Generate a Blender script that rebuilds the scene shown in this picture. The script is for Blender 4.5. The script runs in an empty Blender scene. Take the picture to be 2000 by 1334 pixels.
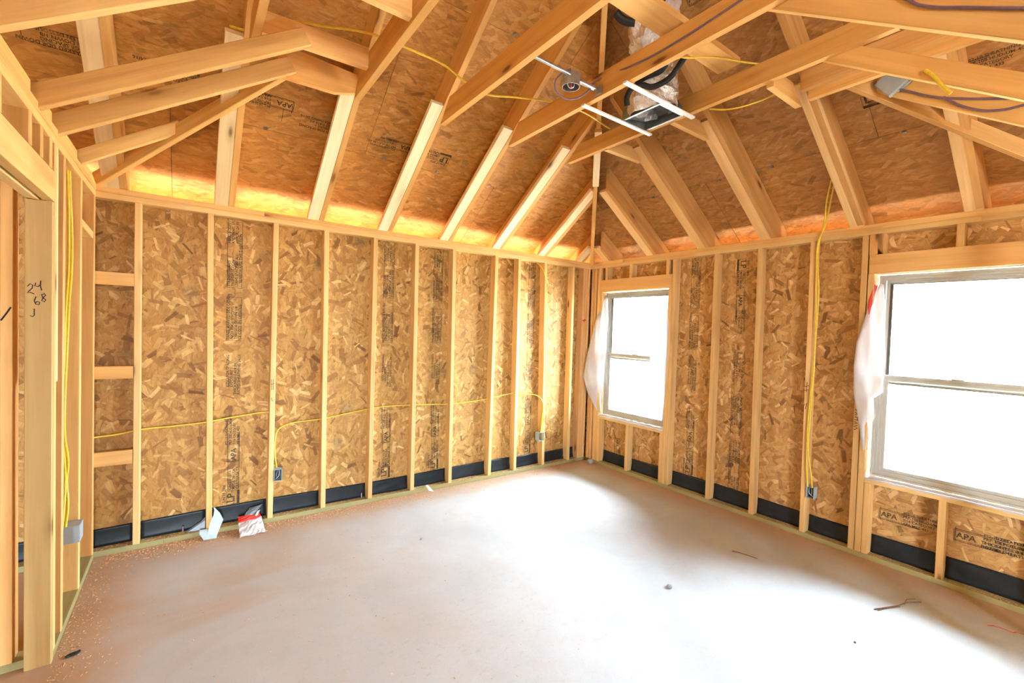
import bpy, bmesh, math, random
from mathutils import Vector, Matrix, Euler

random.seed(7)
sc = bpy.context.scene
COL = sc.collection
PI = math.pi

# ------------------------------------------------------------------ camera, world, sun, exposure
cam_d = bpy.data.cameras.new('camera')
cam_d.sensor_width = 36.0
cam_d.lens = 876.06 / 2000 * 36.0
cam_d.clip_start = 0.02
cam = bpy.data.objects.new('camera', cam_d)
cam.location = (-4.070, -3.996, 1.611)
cam.rotation_euler = Euler((math.radians(88.468), math.radians(-1.804), math.radians(-35.771)), 'XYZ')
COL.objects.link(cam)
sc.camera = cam

world = bpy.data.worlds.new('overcast_sky')
sc.world = world
world.use_nodes = True
bg = world.node_tree.nodes['Background']
bg.inputs['Color'].default_value = (0.70, 0.86, 1.0, 1)
bg.inputs['Strength'].default_value = 38.0

sun_d = bpy.data.lights.new('sun', 'SUN')
sun_d.energy = 32.0
sun_d.angle = math.radians(1.2)
sun_d.color = (1.0, 0.95, 0.86)
sun = bpy.data.objects.new('sun', sun_d)
sun.rotation_euler = Vector((0.25, -0.62, -0.80)).to_track_quat('-Z', 'Y').to_euler()
COL.objects.link(sun)

def portal(loc, rot, sx, sy):
    d = bpy.data.lights.new('daylight_portal', 'AREA'); d.shape = 'RECTANGLE'; d.size = sx; d.size_y = sy
    d.cycles.is_portal = True
    o = bpy.data.objects.new('daylight_portal', d); o.location = loc; o.rotation_euler = rot; COL.objects.link(o)
portal((0.14, -0.66, 1.351), (0, math.radians(90), 0), 1.5, 0.93)
portal((0.14, -3.3215, 1.351), (0, math.radians(90), 0), 1.5, 0.907)
portal((-4.8, -9.62, 1.2), (math.radians(90), 0, 0), 1.2, 2.4)

sc.view_settings.view_transform = 'Standard'
sc.view_settings.look = 'None'
sc.view_settings.gamma = 1.0
sc.view_settings.use_curve_mapping = False
sc.view_settings.exposure = 1.38
sc.cycles.use_denoising = True
sc.cycles.max_bounces = 7
sc.cycles.diffuse_bounces = 5
sc.cycles.use_adaptive_sampling = True
sc.cycles.adaptive_threshold = 0.05
sc.cycles.glossy_bounces = 3
sc.cycles.transmission_bounces = 6
sc.cycles.transparent_max_bounces = 8
sc.cycles.caustics_reflective = False
sc.cycles.caustics_refractive = False
sc.cycles.sample_clamp_indirect = 12.0

# ------------------------------------------------------------------ dimensions (metres)
W_C = -4.57          # room face of the left stud wall
D_F = -3.90          # room face of the near wall
SP = 0.0381          # thickness of sawn lumber
SD = 0.089           # depth of 2x4
ZP0, ZT0, ZT1 = 0.038, 2.391, 2.467
SLOPE = 0.68
ZS = 2.68            # underside of roof boards above the wall face
ZR = 2.46            # underside of rafters above the wall face

# ------------------------------------------------------------------ node helpers
def new_mat(name):
    m = bpy.data.materials.new(name)
    m.use_nodes = True
    nt = m.node_tree
    b = nt.nodes['Principled BSDF']
    return m, nt, b

class NT:
    def __init__(s, nt): s.nt = nt; s.n = nt.nodes; s.l = nt.links
    def node(s, t, **k):
        n = s.n.new(t)
        for a, v in k.items(): setattr(n, a, v)
        return n
    def put(s, inp, v):
        if isinstance(v, bpy.types.NodeSocket): s.l.new(v, inp)
        elif isinstance(v, (tuple, list)) and inp.type == 'RGBA' and len(v) == 3: inp.default_value = (*v, 1)
        else: inp.default_value = v
    def math(s, op, a, b=0.0, c=0.0, clamp=False):
        n = s.node('ShaderNodeMath', operation=op, use_clamp=clamp)
        s.put(n.inputs[0], a); s.put(n.inputs[1], b); s.put(n.inputs[2], c)
        return n.outputs[0]
    def vmath(s, op, a, b=(0, 0, 0)):
        n = s.node('ShaderNodeVectorMath', operation=op)
        s.put(n.inputs[0], a)
        if op == 'SCALE': s.put(n.inputs['Scale'], b)
        else: s.put(n.inputs[1], b)
        return n.outputs[0]
    def mix(s, f, a, b, mode='MIX'):
        n = s.node('ShaderNodeMix', data_type='RGBA', blend_type=mode)
        s.put(n.inputs[0], f); s.put(n.inputs[6], a); s.put(n.inputs[7], b)
        return n.outputs[2]
    def noise(s, v, scale=5.0, detail=2.0, rough=0.5, dist=0.0):
        n = s.node('ShaderNodeTexNoise')
        s.put(n.inputs['Vector'], v); s.put(n.inputs['Scale'], scale); s.put(n.inputs['Detail'], detail)
        s.put(n.inputs['Roughness'], rough); s.put(n.inputs['Distortion'], dist)
        return n.outputs['Fac'], n.outputs['Color']
    def voro(s, v, scale=5.0, rnd=1.0, dims='3D'):
        n = s.node('ShaderNodeTexVoronoi', voronoi_dimensions=dims)
        s.put(n.inputs['Vector'], v); s.put(n.inputs['Scale'], scale); s.put(n.inputs['Randomness'], rnd)
        return n
    def ramp(s, f, pts):
        n = s.node('ShaderNodeValToRGB')
        e = n.color_ramp.elements
        while len(e) < len(pts): e.new(0.5)
        for i, (p, c) in enumerate(pts):
            e[i].position = p
            e[i].color = (*c, 1) if len(c) == 3 else c
        s.put(n.inputs[0], f)
        return n.outputs[0]
    def mrange(s, v, a, b, c=0.0, d=1.0, smooth=True):
        n = s.node('ShaderNodeMapRange', interpolation_type='SMOOTHSTEP' if smooth else 'LINEAR')
        s.put(n.inputs[0], v); s.put(n.inputs[1], a); s.put(n.inputs[2], b); s.put(n.inputs[3], c); s.put(n.inputs[4], d)
        return n.outputs[0]
    def bump(s, h, strength, dist, b):
        n = s.node('ShaderNodeBump')
        s.put(n.inputs['Height'], h); n.inputs['Strength'].default_value = strength; n.inputs['Distance'].default_value = dist
        s.l.new(n.outputs[0], b.inputs['Normal'])
    def sep(s, v):
        n = s.node('ShaderNodeSeparateXYZ'); s.put(n.inputs[0], v); return n.outputs
    def comb(s, x, y, z):
        n = s.node('ShaderNodeCombineXYZ'); s.put(n.inputs[0], x); s.put(n.inputs[1], y); s.put(n.inputs[2], z); return n.outputs[0]

def objcoord(N, spread=40.0):
    tc = N.node('ShaderNodeTexCoord'); oi = N.node('ShaderNodeObjectInfo')
    r = N.math('MULTIPLY', oi.outputs['Random'], spread)
    off = N.comb(r, N.math('MULTIPLY', r, 1.7), N.math('MULTIPLY', r, 2.3))
    return N.vmath('ADD', tc.outputs['Object'], off), tc.outputs['Object'], oi

def mat_lumber():
    m, nt, b = new_mat('sawn_lumber'); N = NT(nt)
    v, raw, oi = objcoord(N)
    g1, _ = N.noise(N.vmath('MULTIPLY', v, (0.9, 16, 16)), 1.0, 3.0, 0.55, 0.6)
    g2, _ = N.noise(N.vmath('MULTIPLY', v, (2.5, 110, 110)), 1.0, 2.0, 0.6)
    col = N.ramp(g1, [(0.22, (0.52, 0.280, 0.082)), (0.45, (0.71, 0.435, 0.158)), (0.62, (0.80, 0.54, 0.235)), (0.85, (0.64, 0.370, 0.120))])
    col = N.mix(N.math('MULTIPLY', g2, 0.55), col, (0.86, 0.65, 0.35))
    # knots: sparse round dark spots in distorted cells
    vk = N.voro(N.vmath('MULTIPLY', v, (2.6, 9.0, 9.0)), 1.0)
    keep = N.math('GREATER_THAN', N.sep(vk.outputs['Color'])[0], 0.72)
    kd = N.math('MULTIPLY', N.mrange(vk.outputs['Distance'], 0.17, 0.05), keep)
    kh = N.math('MULTIPLY', N.mrange(vk.outputs['Distance'], 0.36, 0.1), keep)
    col = N.mix(N.math('MULTIPLY', kh, 0.35), col, (0.42, 0.19, 0.05))
    col = N.mix(N.math('MULTIPLY', kd, 0.85), col, (0.13, 0.045, 0.015))
    s1, _ = N.noise(v, 2.2, 2.0)
    col = N.mix(N.mrange(s1, 0.52, 0.75, 0.0, 0.25), col, (0.55, 0.27, 0.09))
    col = N.mix(1.0, col, oi.outputs['Color'], 'MULTIPLY')
    N.put(b.inputs['Base Color'], col)
    b.inputs['Roughness'].default_value = 0.68
    b.inputs['Specular IOR Level'].default_value = 0.3
    N.bump(g2, 0.25, 0.0012, b)
    return m

def mat_osb(name='strand_board', rot=0.0, spread=2.9, soft=0.0, sk=1.0):
    m, nt, b = new_mat(name); N = NT(nt)
    v, raw, oi = objcoord(N, 17.0)
    x, y, z = N.sep(v)
    p = N.comb(x, y, 0.0)
    wob, wobc = N.noise(p, 9.0, 2.0)
    base_n, _ = N.noise(N.vmath('MULTIPLY', p, (14, 42, 1)), 1.0, 4.0, 0.7, 0.8)
    col = N.ramp(base_n, [(0.28, (0.24, 0.115, 0.035)), (0.45, (0.44, 0.245, 0.078)), (0.6, (0.54, 0.33, 0.12)), (0.75, (0.66, 0.45, 0.20))])
    hgt = base_n
    # stacked layers of oriented wood strands: scale, half length, half width, seed, strength
    layers = [(8.0, 0.52, 0.11, 3.1, 0.80 * sk), (14.0, 0.54, 0.10, 7.7, 0.72 * sk), (9.0, 0.52, 0.09, 12.9, 0.85 * sk), (11.0, 0.52, 0.085, 27.1, 0.88 * sk)]
    palette = [(0.0, (0.15, 0.065, 0.020)), (0.06, (0.27, 0.130, 0.040)), (0.22, (0.40, 0.215, 0.065)), (0.50, (0.52, 0.310, 0.102)),
               (0.82, (0.63, 0.415, 0.160)), (1.0, (0.82, 0.62, 0.33))]
    for i, (scl, a, c, sd, stg) in enumerate(layers):
        q = N.vmath('ADD', N.vmath('SCALE', wobc, 0.022), N.vmath('ADD', p, (sd, sd * 1.31, 0)))
        vo = N.voro(q, scl, 1.0, '2D')
        loc = N.vmath('SCALE', N.vmath('SUBTRACT', q, vo.outputs['Position']), scl)
        cr = N.sep(vo.outputs['Color'])
        ang = N.math('MULTIPLY_ADD', cr[0], spread, rot - spread / 2)
        vr = N.node('ShaderNodeVectorRotate', rotation_type='Z_AXIS')
        N.put(vr.inputs['Vector'], loc); N.put(vr.inputs['Angle'], ang)
        lx, ly, lz = N.sep(vr.outputs[0])
        fib, _ = N.noise(N.vmath('MULTIPLY', vr.outputs[0], (1.6, 24.0, 1.0)), 1.0, 2.0, 0.65)
        ex = N.math('ADD', N.math('DIVIDE', N.math('ABSOLUTE', lx), a), N.math('MULTIPLY_ADD', fib, 0.7, -0.35))
        ey = N.math('DIVIDE', N.math('ABSOLUTE', ly), N.math('MULTIPLY_ADD', cr[2], c * 1.6, c * 0.6))
        e = N.math('MAXIMUM', ex, ey)
        mask = N.mrange(e, 1.03, 0.93)
        tone = N.ramp(cr[1], palette)
        tone = N.mix(1.0, tone, N.ramp(fib, [(0.3, (0.66, 0.61, 0.54)), (0.6, (1.08, 1.08, 1.08))]), 'MULTIPLY')
        shade = N.mrange(e, 1.0, 1.22, 0.62, 1.0)      # thin dark joint around each strand
        col = N.mix(0.7 * stg, col, N.mix(1.0, col, N.comb(shade, shade, shade), 'MULTIPLY'))
        col = N.mix(N.math('MULTIPLY', mask, stg), col, tone)
        hgt = N.math('MULTIPLY_ADD', mask, 0.18, N.math('MULTIPLY', hgt, 0.9))
    big, _ = N.noise(p, 1.6, 2.0)
    col = N.mix(N.mrange(big, 0.35, 0.7, soft, soft + 0.25), col, (0.56, 0.34, 0.13))
    # gray weathered or resinous patches now and then
    gv = N.voro(N.vmath('ADD', p, (51, 9, 0)), 3.4, 1.0, '2D')
    gk = N.math('MULTIPLY', N.math('GREATER_THAN', N.sep(gv.outputs['Color'])[0], 0.9), N.mrange(gv.outputs['Distance'], 0.2, 0.12))
    col = N.mix(N.math('MULTIPLY', gk, 0.35), col, (0.20, 0.15, 0.09))
    col = N.mix(1.0, col, oi.outputs['Color'], 'MULTIPLY')
    N.put(b.inputs['Base Color'], col)
    b.inputs['Roughness'].default_value = 0.62
    b.inputs['Specular IOR Level'].default_value = 0.35
    N.bump(hgt, 0.35, 0.002, b)
    return m

def mat_concrete():
    m, nt, b = new_mat('dusty_concrete'); N = NT(nt)
    tc = N.node('ShaderNodeTexCoord'); v = tc.outputs['Object']
    x, y, z = N.sep(v)
    n1, c1 = N.noise(v, 1.1, 5.0, 0.6, 0.4)
    n2, _ = N.noise(v, 7.0, 5.0, 0.65)
    n3, _ = N.noise(v, 60.0, 3.0, 0.6)
    n4, _ = N.noise(N.vmath('ADD', v, (13, 5, 2)), 0.75, 4.0, 0.55, 1.2)
    col = N.ramp(n1, [(0.30, (0.50, 0.53, 0.55)), (0.55, (0.58, 0.62, 0.65)), (0.75, (0.63, 0.67, 0.70))])
    col = N.mix(N.mrange(n2, 0.45, 0.75, 0.0, 0.35), col, (0.52, 0.49, 0.46))
    col = N.mix(N.mrange(n3, 0.55, 0.8, 0.0, 0.25), col, (0.40, 0.37, 0.33))
    # red clay and sawdust: washes on the left half, a band by the back and left walls
    left = N.mrange(N.math('ADD', x, N.math('MULTIPLY', n4, 2.0)), -1.0, -2.9)
    clay = N.math('MULTIPLY', N.mrange(n4, 0.42, 0.62), left)
    col = N.mix(N.math('MULTIPLY', clay, 0.60), col, (0.48, 0.33, 0.21))
    col = N.mix(N.math('MULTIPLY', left, 0.42), col, (0.42, 0.32, 0.235))
    wv = N.math('MULTIPLY_ADD', n2, 0.30, -0.15)
    da = N.math('ADD', N.math('MULTIPLY', y, -1.0), wv)
    db = N.math('ADD', N.math('MULTIPLY', x, -1.0), wv)
    dc = N.math('ADD', N.math('SUBTRACT', x, W_C), wv)
    dd = N.math('MINIMUM', N.math('MINIMUM', da, dc), N.math('MULTIPLY', db, 0.9))
    band = N.mrange(dd, 0.42, 0.0)
    col = N.mix(N.math('MULTIPLY', band, 0.78), col, (0.50, 0.28, 0.13))  # the same orange brown band also runs along the window wall
    # dark smudges
    sm, _ = N.noise(N.vmath('MULTIPLY', v, (22, 38, 1)), 1.0, 6.0, 0.78, 0.5)
    reg, _ = N.noise(N.vmath('ADD', v, (3, 31, 0)), 1.3, 1.0)
    # scuffed traffic area in the middle of the left half
    cx_ = N.math('MULTIPLY_ADD', x, 0.75, 2.15); cy_ = N.math('MULTIPLY_ADD', y, 0.9, 1.75)
    dist = N.math('SQRT', N.math('ADD', N.math('MULTIPLY', cx_, cx_), N.math('MULTIPLY', cy_, cy_)))
    area = N.math('MAXIMUM', N.mrange(N.math('ADD', dist, N.math('MULTIPLY', n4, 0.8)), 1.20, 0.35), N.math('MULTIPLY', N.mrange(reg, 0.5, 0.62), 0.6))
    col = N.mix(N.math('MULTIPLY', area, 0.22), col, (0.38, 0.31, 0.24))
    k = N.math('MULTIPLY', N.mrange(sm, 0.54, 0.70), area)
    col = N.mix(N.math('MULTIPLY', k, 0.34), col, (0.22, 0.18, 0.14))
    grit, _ = N.noise(v, 190.0, 2.0, 0.6)
    col = N.mix(N.mrange(grit, 0.56, 0.72, 0.0, 0.30), col, (0.33, 0.24, 0.17))
    spk = N.voro(v, 24.0, 1.0, '3D')
    sk = N.math('MULTIPLY', N.math('GREATER_THAN', N.sep(spk.outputs['Color'])[0], 0.86), N.mrange(spk.outputs['Distance'], 0.16, 0.07))
    col = N.mix(N.math('MULTIPLY', sk, N.math('MULTIPLY_ADD', left, 0.5, 0.15)), col, (0.55, 0.26, 0.13))
    N.put(b.inputs['Base Color'], col)
    b.inputs['Roughness'].default_value = 0.75
    b.inputs['Specular IOR Level'].default_value = 0.25
    N.bump(N.math('ADD', n2, N.math('MULTIPLY', n3, 0.35)), 0.25, 0.004, b)
    return m

def mat_plain(name, col, rough=0.6, metal=0.0, spec=0.4, nscale=30.0, namp=0.12, bump=0.0, alpha=None, trans=0.0):
    m, nt, b = new_mat(name); N = NT(nt)
    v, raw, oi = objcoord(N, 9.0)
    n, _ = N.noise(v, nscale, 3.0)
    dark = tuple(c * (1 - namp) for c in col); lite = tuple(min(1, c * (1 + namp)) for c in col)
    N.put(b.inputs['Base Color'], N.ramp(n, [(0.3, dark), (0.7, lite)]))
    b.inputs['Roughness'].default_value = rough
    b.inputs['Metallic'].default_value = metal
    b.inputs['Specular IOR Level'].default_value = spec
    if bump: N.bump(n, bump, 0.003, b)
    if alpha is not None: b.inputs['Alpha'].default_value = alpha
    if trans:
        tr = N.node('ShaderNodeBsdfTranslucent'); tr.inputs[0].default_value = (*col, 1)
        mx = N.node('ShaderNodeMixShader'); mx.inputs[0].default_value = trans
        out = nt.nodes['Material Output']
        N.l.new(b.outputs[0], mx.inputs[1]); N.l.new(tr.outputs[0], mx.inputs[2]); N.l.new(mx.outputs[0], out.inputs[0])
    return m

def mat_ink():
    m, nt, b = new_mat('faded_stamp_ink'); N = NT(nt)
    tc = N.node('ShaderNodeTexCoord'); v = tc.outputs['Object']
    n, _ = N.noise(v, 130.0, 2.0); n2, _ = N.noise(v, 9.0, 2.0)
    b.inputs['Base Color'].default_value = (0.045, 0.04, 0.03, 1)
    b.inputs['Roughness'].default_value = 0.8
    a = N.math('MULTIPLY', N.mrange(n, 0.75, 0.45, 0.45, 1.0), N.mrange(n2, 0.25, 0.5, 0.55, 0.86))
    N.put(b.inputs['Alpha'], a)
    return m

def mat_foil():
    m, nt, b = new_mat('crinkled_foil'); N = NT(nt)
    tc = N.node('ShaderNodeTexCoord'); v = tc.outputs['Object']
    n, _ = N.noise(N.vmath('MULTIPLY', v, (30, 30, 16)), 1.0, 4.0, 0.7, 1.5)
    n2, _ = N.noise(v, 90.0, 2.0)
    b.inputs['Base Color'].default_value = (0.93, 0.94, 0.97, 1)
    b.inputs['Metallic'].default_value = 0.9
    b.inputs['Roughness'].default_value = 0.30
    N.bump(N.math('ADD', n, N.math('MULTIPLY', n2, 0.2)), 0.9, 0.02, b)
    return m

def mat_glass():
    m, nt, b = new_mat('window_glass'); N = NT(nt)
    tc = N.node('ShaderNodeTexCoord')
    n, _ = N.noise(tc.outputs['Object'], 3.0, 2.0)
    tr = N.node('ShaderNodeBsdfTransparent'); gl = N.node('ShaderNodeBsdfGlossy')
    gl.inputs['Roughness'].default_value = 0.02
    N.put(tr.inputs[0], N.ramp(n, [(0.3, (0.95, 0.97, 0.96)), (0.7, (0.97, 0.98, 0.98))]))
    fr = N.node('ShaderNodeFresnel'); fr.inputs[0].default_value = 1.3
    mx = N.node('ShaderNodeMixShader')
    N.l.new(fr.outputs[0], mx.inputs[0]); N.l.new(tr.outputs[0], mx.inputs[1]); N.l.new(gl.outputs[0], mx.inputs[2])
    N.l.new(mx.outputs[0], nt.nodes['Material Output'].inputs[0])
    return m

M_WOOD = mat_lumber()
M_OSB = mat_osb()
M_OSBR = mat_osb('roof_strand_board', rot=0.1, spread=1.5, soft=0.12, sk=0.62)
M_CONC = mat_concrete()
M_INK = mat_ink()
M_BLACK = mat_plain('black_flashing_film', (0.013, 0.017, 0.021), 0.42, 0, 0.4, 14, 0.2, 0.25)
M_FRAME = mat_plain('tan_vinyl', (0.47, 0.465, 0.43), 0.45, 0, 0.4, 12, 0.05)
M_GLASS = mat_glass()
M_WRAP = mat_plain('white_house_wrap', (0.84, 0.82, 0.84), 0.55, 0, 0.3, 18, 0.05, 0.3, trans=0.55)
M_PINK = mat_plain('red_wrap_print', (0.72, 0.08, 0.10), 0.6, 0, 0.3, 18, 0.1)
M_STEEL = mat_plain('galvanised_steel', (0.50, 0.51, 0.52), 0.38, 0.9, 0.5, 40, 0.15)
M_WHITE = mat_plain('white_painted_metal', (0.86, 0.86, 0.84), 0.45, 0, 0.4, 30, 0.03)
M_PAPER = mat_plain('pale_blue_paper', (0.52, 0.64, 0.66), 0.7, 0, 0.2, 30, 0.04)
M_GREYPL = mat_plain('grey_film', (0.24, 0.27, 0.30), 0.35, 0, 0.5, 20, 0.15, alpha=0.85)
M_RED = mat_plain('red_print', (0.68, 0.03, 0.02), 0.5, 0, 0.4, 40, 0.15)
M_CLEAR = mat_plain('clear_bag_film', (0.80, 0.78, 0.80), 0.2, 0, 0.6, 45, 0.12, 0.6, alpha=0.72)
M_YEL = mat_plain('yellow_sheathing', (0.85, 0.60, 0.06), 0.4, 0, 0.4, 40, 0.08)
M_PURP = mat_plain('purple_sheathing', (0.22, 0.13, 0.17), 0.5, 0, 0.4, 40, 0.1)
M_GREY = mat_plain('grey_plastic_box', (0.40, 0.45, 0.47), 0.45, 0, 0.4, 30, 0.06)
M_DARK = mat_plain('dark_metal_inside', (0.06, 0.065, 0.07), 0.35, 0.5, 0.5, 12, 0.4)
M_FOIL = mat_foil()
M_BTAPE = mat_plain('black_strap', (0.02, 0.02, 0.022), 0.45, 0, 0.4, 40, 0.2)
M_CLAY = mat_plain('sandy_ground', (0.55, 0.47, 0.38), 0.9, 0, 0.1, 2.0, 0.1)
M_CHIP = mat_plain('wood_chips', (0.74, 0.44, 0.24), 0.8, 0, 0.2, 50, 0.3)
M_STONE = mat_plain('grey_rubble', (0.36, 0.36, 0.36), 0.85, 0, 0.2, 60, 0.3, 0.5)
M_TWIG = mat_plain('brown_twig', (0.20, 0.11, 0.06), 0.8, 0, 0.2, 60, 0.3)
M_SIDING = mat_plain('pale_exterior', (0.6, 0.58, 0.55), 0.8, 0, 0.2, 4, 0.05)
M_CRAYON = mat_plain('red_crayon', (0.75, 0.06, 0.05), 0.7, 0, 0.2, 60, 0.2)
M_MARK = mat_plain('black_marker', (0.03, 0.02, 0.03), 0.7, 0, 0.2, 60, 0.2)

# ------------------------------------------------------------------ object helpers
def parent_world(o):
    M = o.matrix_basis.copy(); p = o.parent
    while p is not None: M = p.matrix_basis @ M; p = p.parent
    return M
def link(o, parent=None):
    COL.objects.link(o)
    if parent is not None:
        o.parent = parent
    return o
def empty(name, loc=(0, 0, 0)):
    o = bpy.data.objects.new(name, None); o.location = loc; o.empty_display_size = 0.1
    COL.objects.link(o); return o
def structure(name, loc=(0, 0, 0)):
    o = empty(name, loc); o['kind'] = 'structure'; return o
def tag(o, label, cat, group=None, kind=None):
    o['label'] = label; o['category'] = cat
    if group: o['group'] = group
    if kind: o['kind'] = kind
    return o
def mesh_from(name, verts, faces, mat):
    me = bpy.data.meshes.new(name); me.from_pydata([tuple(v) for v in verts], [], faces); me.update()
    if mat: me.materials.append(mat)
    return me
def put(name, me, parent=None, M=None, tint=None):
    o = bpy.data.objects.new(name, me)
    COL.objects.link(o)
    if parent is not None: o.parent = parent
    if M is not None:
        o.matrix_basis = parent_world(parent).inverted() @ M if parent is not None else M
    if tint: o.color = (*tint, 1)
    return o
_cache = {}
def bar_mesh(L, w, t, mat, ch=0.003):
    """board: local X length 0..L, Z width -w/2..w/2, Y thickness, eased long edges"""
    key = (round(L, 3), round(w, 4), round(t, 4), mat.name, ch)
    if key in _cache: return _cache[key]
    a, b = t / 2, w / 2
    sec = [(-a + ch, -b), (a - ch, -b), (a, -b + ch), (a, b - ch), (a - ch, b), (-a + ch, b), (-a, b - ch), (-a, -b + ch)]
    V = [(0, y, z) for y, z in sec] + [(L, y, z) for y, z in sec]
    F = [tuple(range(7, -1, -1)), tuple(range(8, 16))] + [(i, (i + 1) % 8, 8 + (i + 1) % 8, 8 + i) for i in range(8)]
    F = [tuple(reversed(f)) for f in F]
    me = mesh_from('board', V, F, mat)
    bm = bmesh.new(); bm.from_mesh(me); bmesh.ops.recalc_face_normals(bm, faces=bm.faces); bm.to_mesh(me); bm.free()
    _cache[key] = me
    return me
def tone(base=(1, 1, 1), d=0.07):
    k = 1 + random.uniform(-d, d); w = random.uniform(-0.03, 0.03)
    return (base[0] * k, base[1] * k * (1 - w), base[2] * k * (1 - 2.5 * w))
def lumber(name, parent, a, b, up, w, t=SP, tint=None, mat=None):
    """a,b: ends of centre line; up: direction of the wide side"""
    a, b, up = Vector(a), Vector(b), Vector(up)
    X = (b - a); L = X.length; X.normalize()
    Y = up.cross(X).normalized(); Z = X.cross(Y).normalized()
    M = Matrix((X, Y, Z)).transposed().to_4x4(); M.translation = a
    return put(name, bar_mesh(L, w, t, mat or M_WOOD), parent, M, tint or tone())
def block(name, parent, x0, x1, y0, y1, z0, z1, mat, tint=None, along=None, ch=0.002):
    """axis-aligned board between bounds; grain along the longest side"""
    d = [x1 - x0, y1 - y0, z1 - z0]; c = [(x0 + x1) / 2, (y0 + y1) / 2, (z0 + z1) / 2]
    ax = along if along is not None else max(range(3), key=lambda i: abs(d[i]))
    o = [i for i in range(3) if i != ax]
    wide = max(o, key=lambda i: abs(d[i])); thin = o[0] if o[1] == wide else o[1]
    a = list(c); b = list(c); a[ax] -= abs(d[ax]) / 2; b[ax] += abs(d[ax]) / 2
    up = [0, 0, 0]; up[wide] = 1
    X = Vector(b) - Vector(a); L = X.length; X.normalize()
    Z = Vector(up); Y = Z.cross(X).normalized()
    M = Matrix((X, Y, Z)).transposed().to_4x4(); M.translation = Vector(a)
    return put(name, bar_mesh(L, abs(d[wide]), abs(d[thin]), mat, ch), parent, M, tint)
def prism(name, parent, origin, U, V, poly, thick, mat, tint=None, offset=0.0):
    """polygon (u,v) extruded along U x V by thick; local x=u, y=v"""
    U, V = Vector(U).normalized(), Vector(V).normalized(); Wd = U.cross(V)
    M = Matrix((U, V, Wd)).transposed().to_4x4(); M.translation = Vector(origin)
    n = len(poly)
    vs = [(u, v, offset) for u, v in poly] + [(u, v, offset + thick) for u, v in poly]
    fs = [tuple(range(n - 1, -1, -1)), tuple(range(n, 2 * n))] + [(i, (i + 1) % n, n + (i + 1) % n, n + i) for i in range(n)]
    me = mesh_from(name, vs, fs, mat)
    bm = bmesh.new(); bm.from_mesh(me); bmesh.ops.recalc_face_normals(bm, faces=bm.faces); bm.to_mesh(me); bm.free()
    return put(name, me, parent, M, tint)
def tube_curve(name, parent, pts, r, mat, res=2, smooth=True, cyc=False):
    cu = bpy.data.curves.new(name, 'CURVE'); cu.dimensions = '3D'; cu.bevel_depth = r; cu.bevel_resolution = res
    cu.resolution_u = 6; cu.use_fill_caps = True
    sp = cu.splines.new('BEZIER' if smooth else 'POLY')
    P = sp.bezier_points if smooth else sp.points
    P.add(len(pts) - 1)
    off = Vector(parent.location) if parent is not None else Vector((0, 0, 0))
    for q, p in zip(P, pts):
        p = Vector(p) - off
        if smooth: q.co = p; q.handle_left_type = q.handle_right_type = 'AUTO'
        else: q.co = (*p, 1)
    sp.use_cyclic_u = cyc
    cu.materials.append(mat)
    o = bpy.data.objects.new(name, cu); COL.objects.link(o)
    if parent is not None: o.parent = parent
    return o
def tube(name, parent, pts, r, mat, res=2, smooth=True, cyc=False):
    c = tube_curve('tmp', None, pts, r, mat, res, smooth, cyc)
    me = bpy.data.meshes.new_from_object(c.evaluated_get(bpy.context.evaluated_depsgraph_get()))
    cu = c.data; bpy.data.objects.remove(c); bpy.data.curves.remove(cu)
    me.name = name
    for p in me.polygons: p.use_smooth = smooth
    off = Vector(parent.location) if parent is not None else Vector((0, 0, 0))
    me.transform(Matrix.Translation(-off))
    return put(name, me, parent)
def tubes_mesh(name, parent, list_pts, r, mat):
    """several strands as one mesh"""
    tmp = []
    for pts in list_pts:
        tmp.append(tube_curve('tmp', None, pts, r, mat))
    dg = bpy.context.evaluated_depsgraph_get()
    bm = bmesh.new()
    for t in tmp:
        me = bpy.data.meshes.new_from_object(t.evaluated_get(dg)); bm.from_mesh(me); bpy.data.meshes.remove(me)
        cu = t.data; bpy.data.objects.remove(t); bpy.data.curves.remove(cu)
    me = bpy.data.meshes.new(name); bm.to_mesh(me); bm.free(); me.materials.clear(); me.materials.append(mat)
    for p in me.polygons: p.use_smooth = True; p.material_index = 0
    off = Vector(parent.location) if parent is not None else Vector((0, 0, 0))
    return put(name, me, parent, Matrix.Translation((0, 0, 0)) if parent is None else Matrix.Translation((0, 0, 0)))

# ------------------------------------------------------------------ printed stamps (flat text)
def text_geo(items, rects=()):
    """items: (text, u, v, size, squeeze, shear) baseline-left; rects: (u0,v0,u1,v1); returns bmesh in (u,v)"""
    bm = bmesh.new()
    cache = {}
    for (s, u, v, size, sq) in items:
        cu = bpy.data.curves.new('t', 'FONT'); cu.body = s; cu.size = size; cu.resolution_u = 2; cu.fill_mode = 'FRONT'
        cu.offset = size * 0.022
        o = bpy.data.objects.new('t', cu); COL.objects.link(o)
        dg = bpy.context.evaluated_depsgraph_get()
        me = bpy.data.meshes.new_from_object(o.evaluated_get(dg))
        me.transform(Matrix.Translation((u, v, 0)) @ Matrix.Diagonal((sq, 1, 1, 1)))
        bm.from_mesh(me); bpy.data.meshes.remove(me); bpy.data.objects.remove(o); bpy.data.curves.remove(cu)
    for (u0, v0, u1, v1) in rects:
        q = [bm.verts.new((u0, v0, 0)), bm.verts.new((u1, v0, 0)), bm.verts.new((u1, v1, 0)), bm.verts.new((u0, v1, 0))]
        bm.faces.new(q)
    return bm
def frame_rects(u0, v0, u1, v1, t=0.003):
    return [(u0, v0, u1, v0 + t), (u0, v1 - t, u1, v1), (u0, v0, u0 + t, v1), (u1 - t, v0, u1, v1)]
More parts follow.
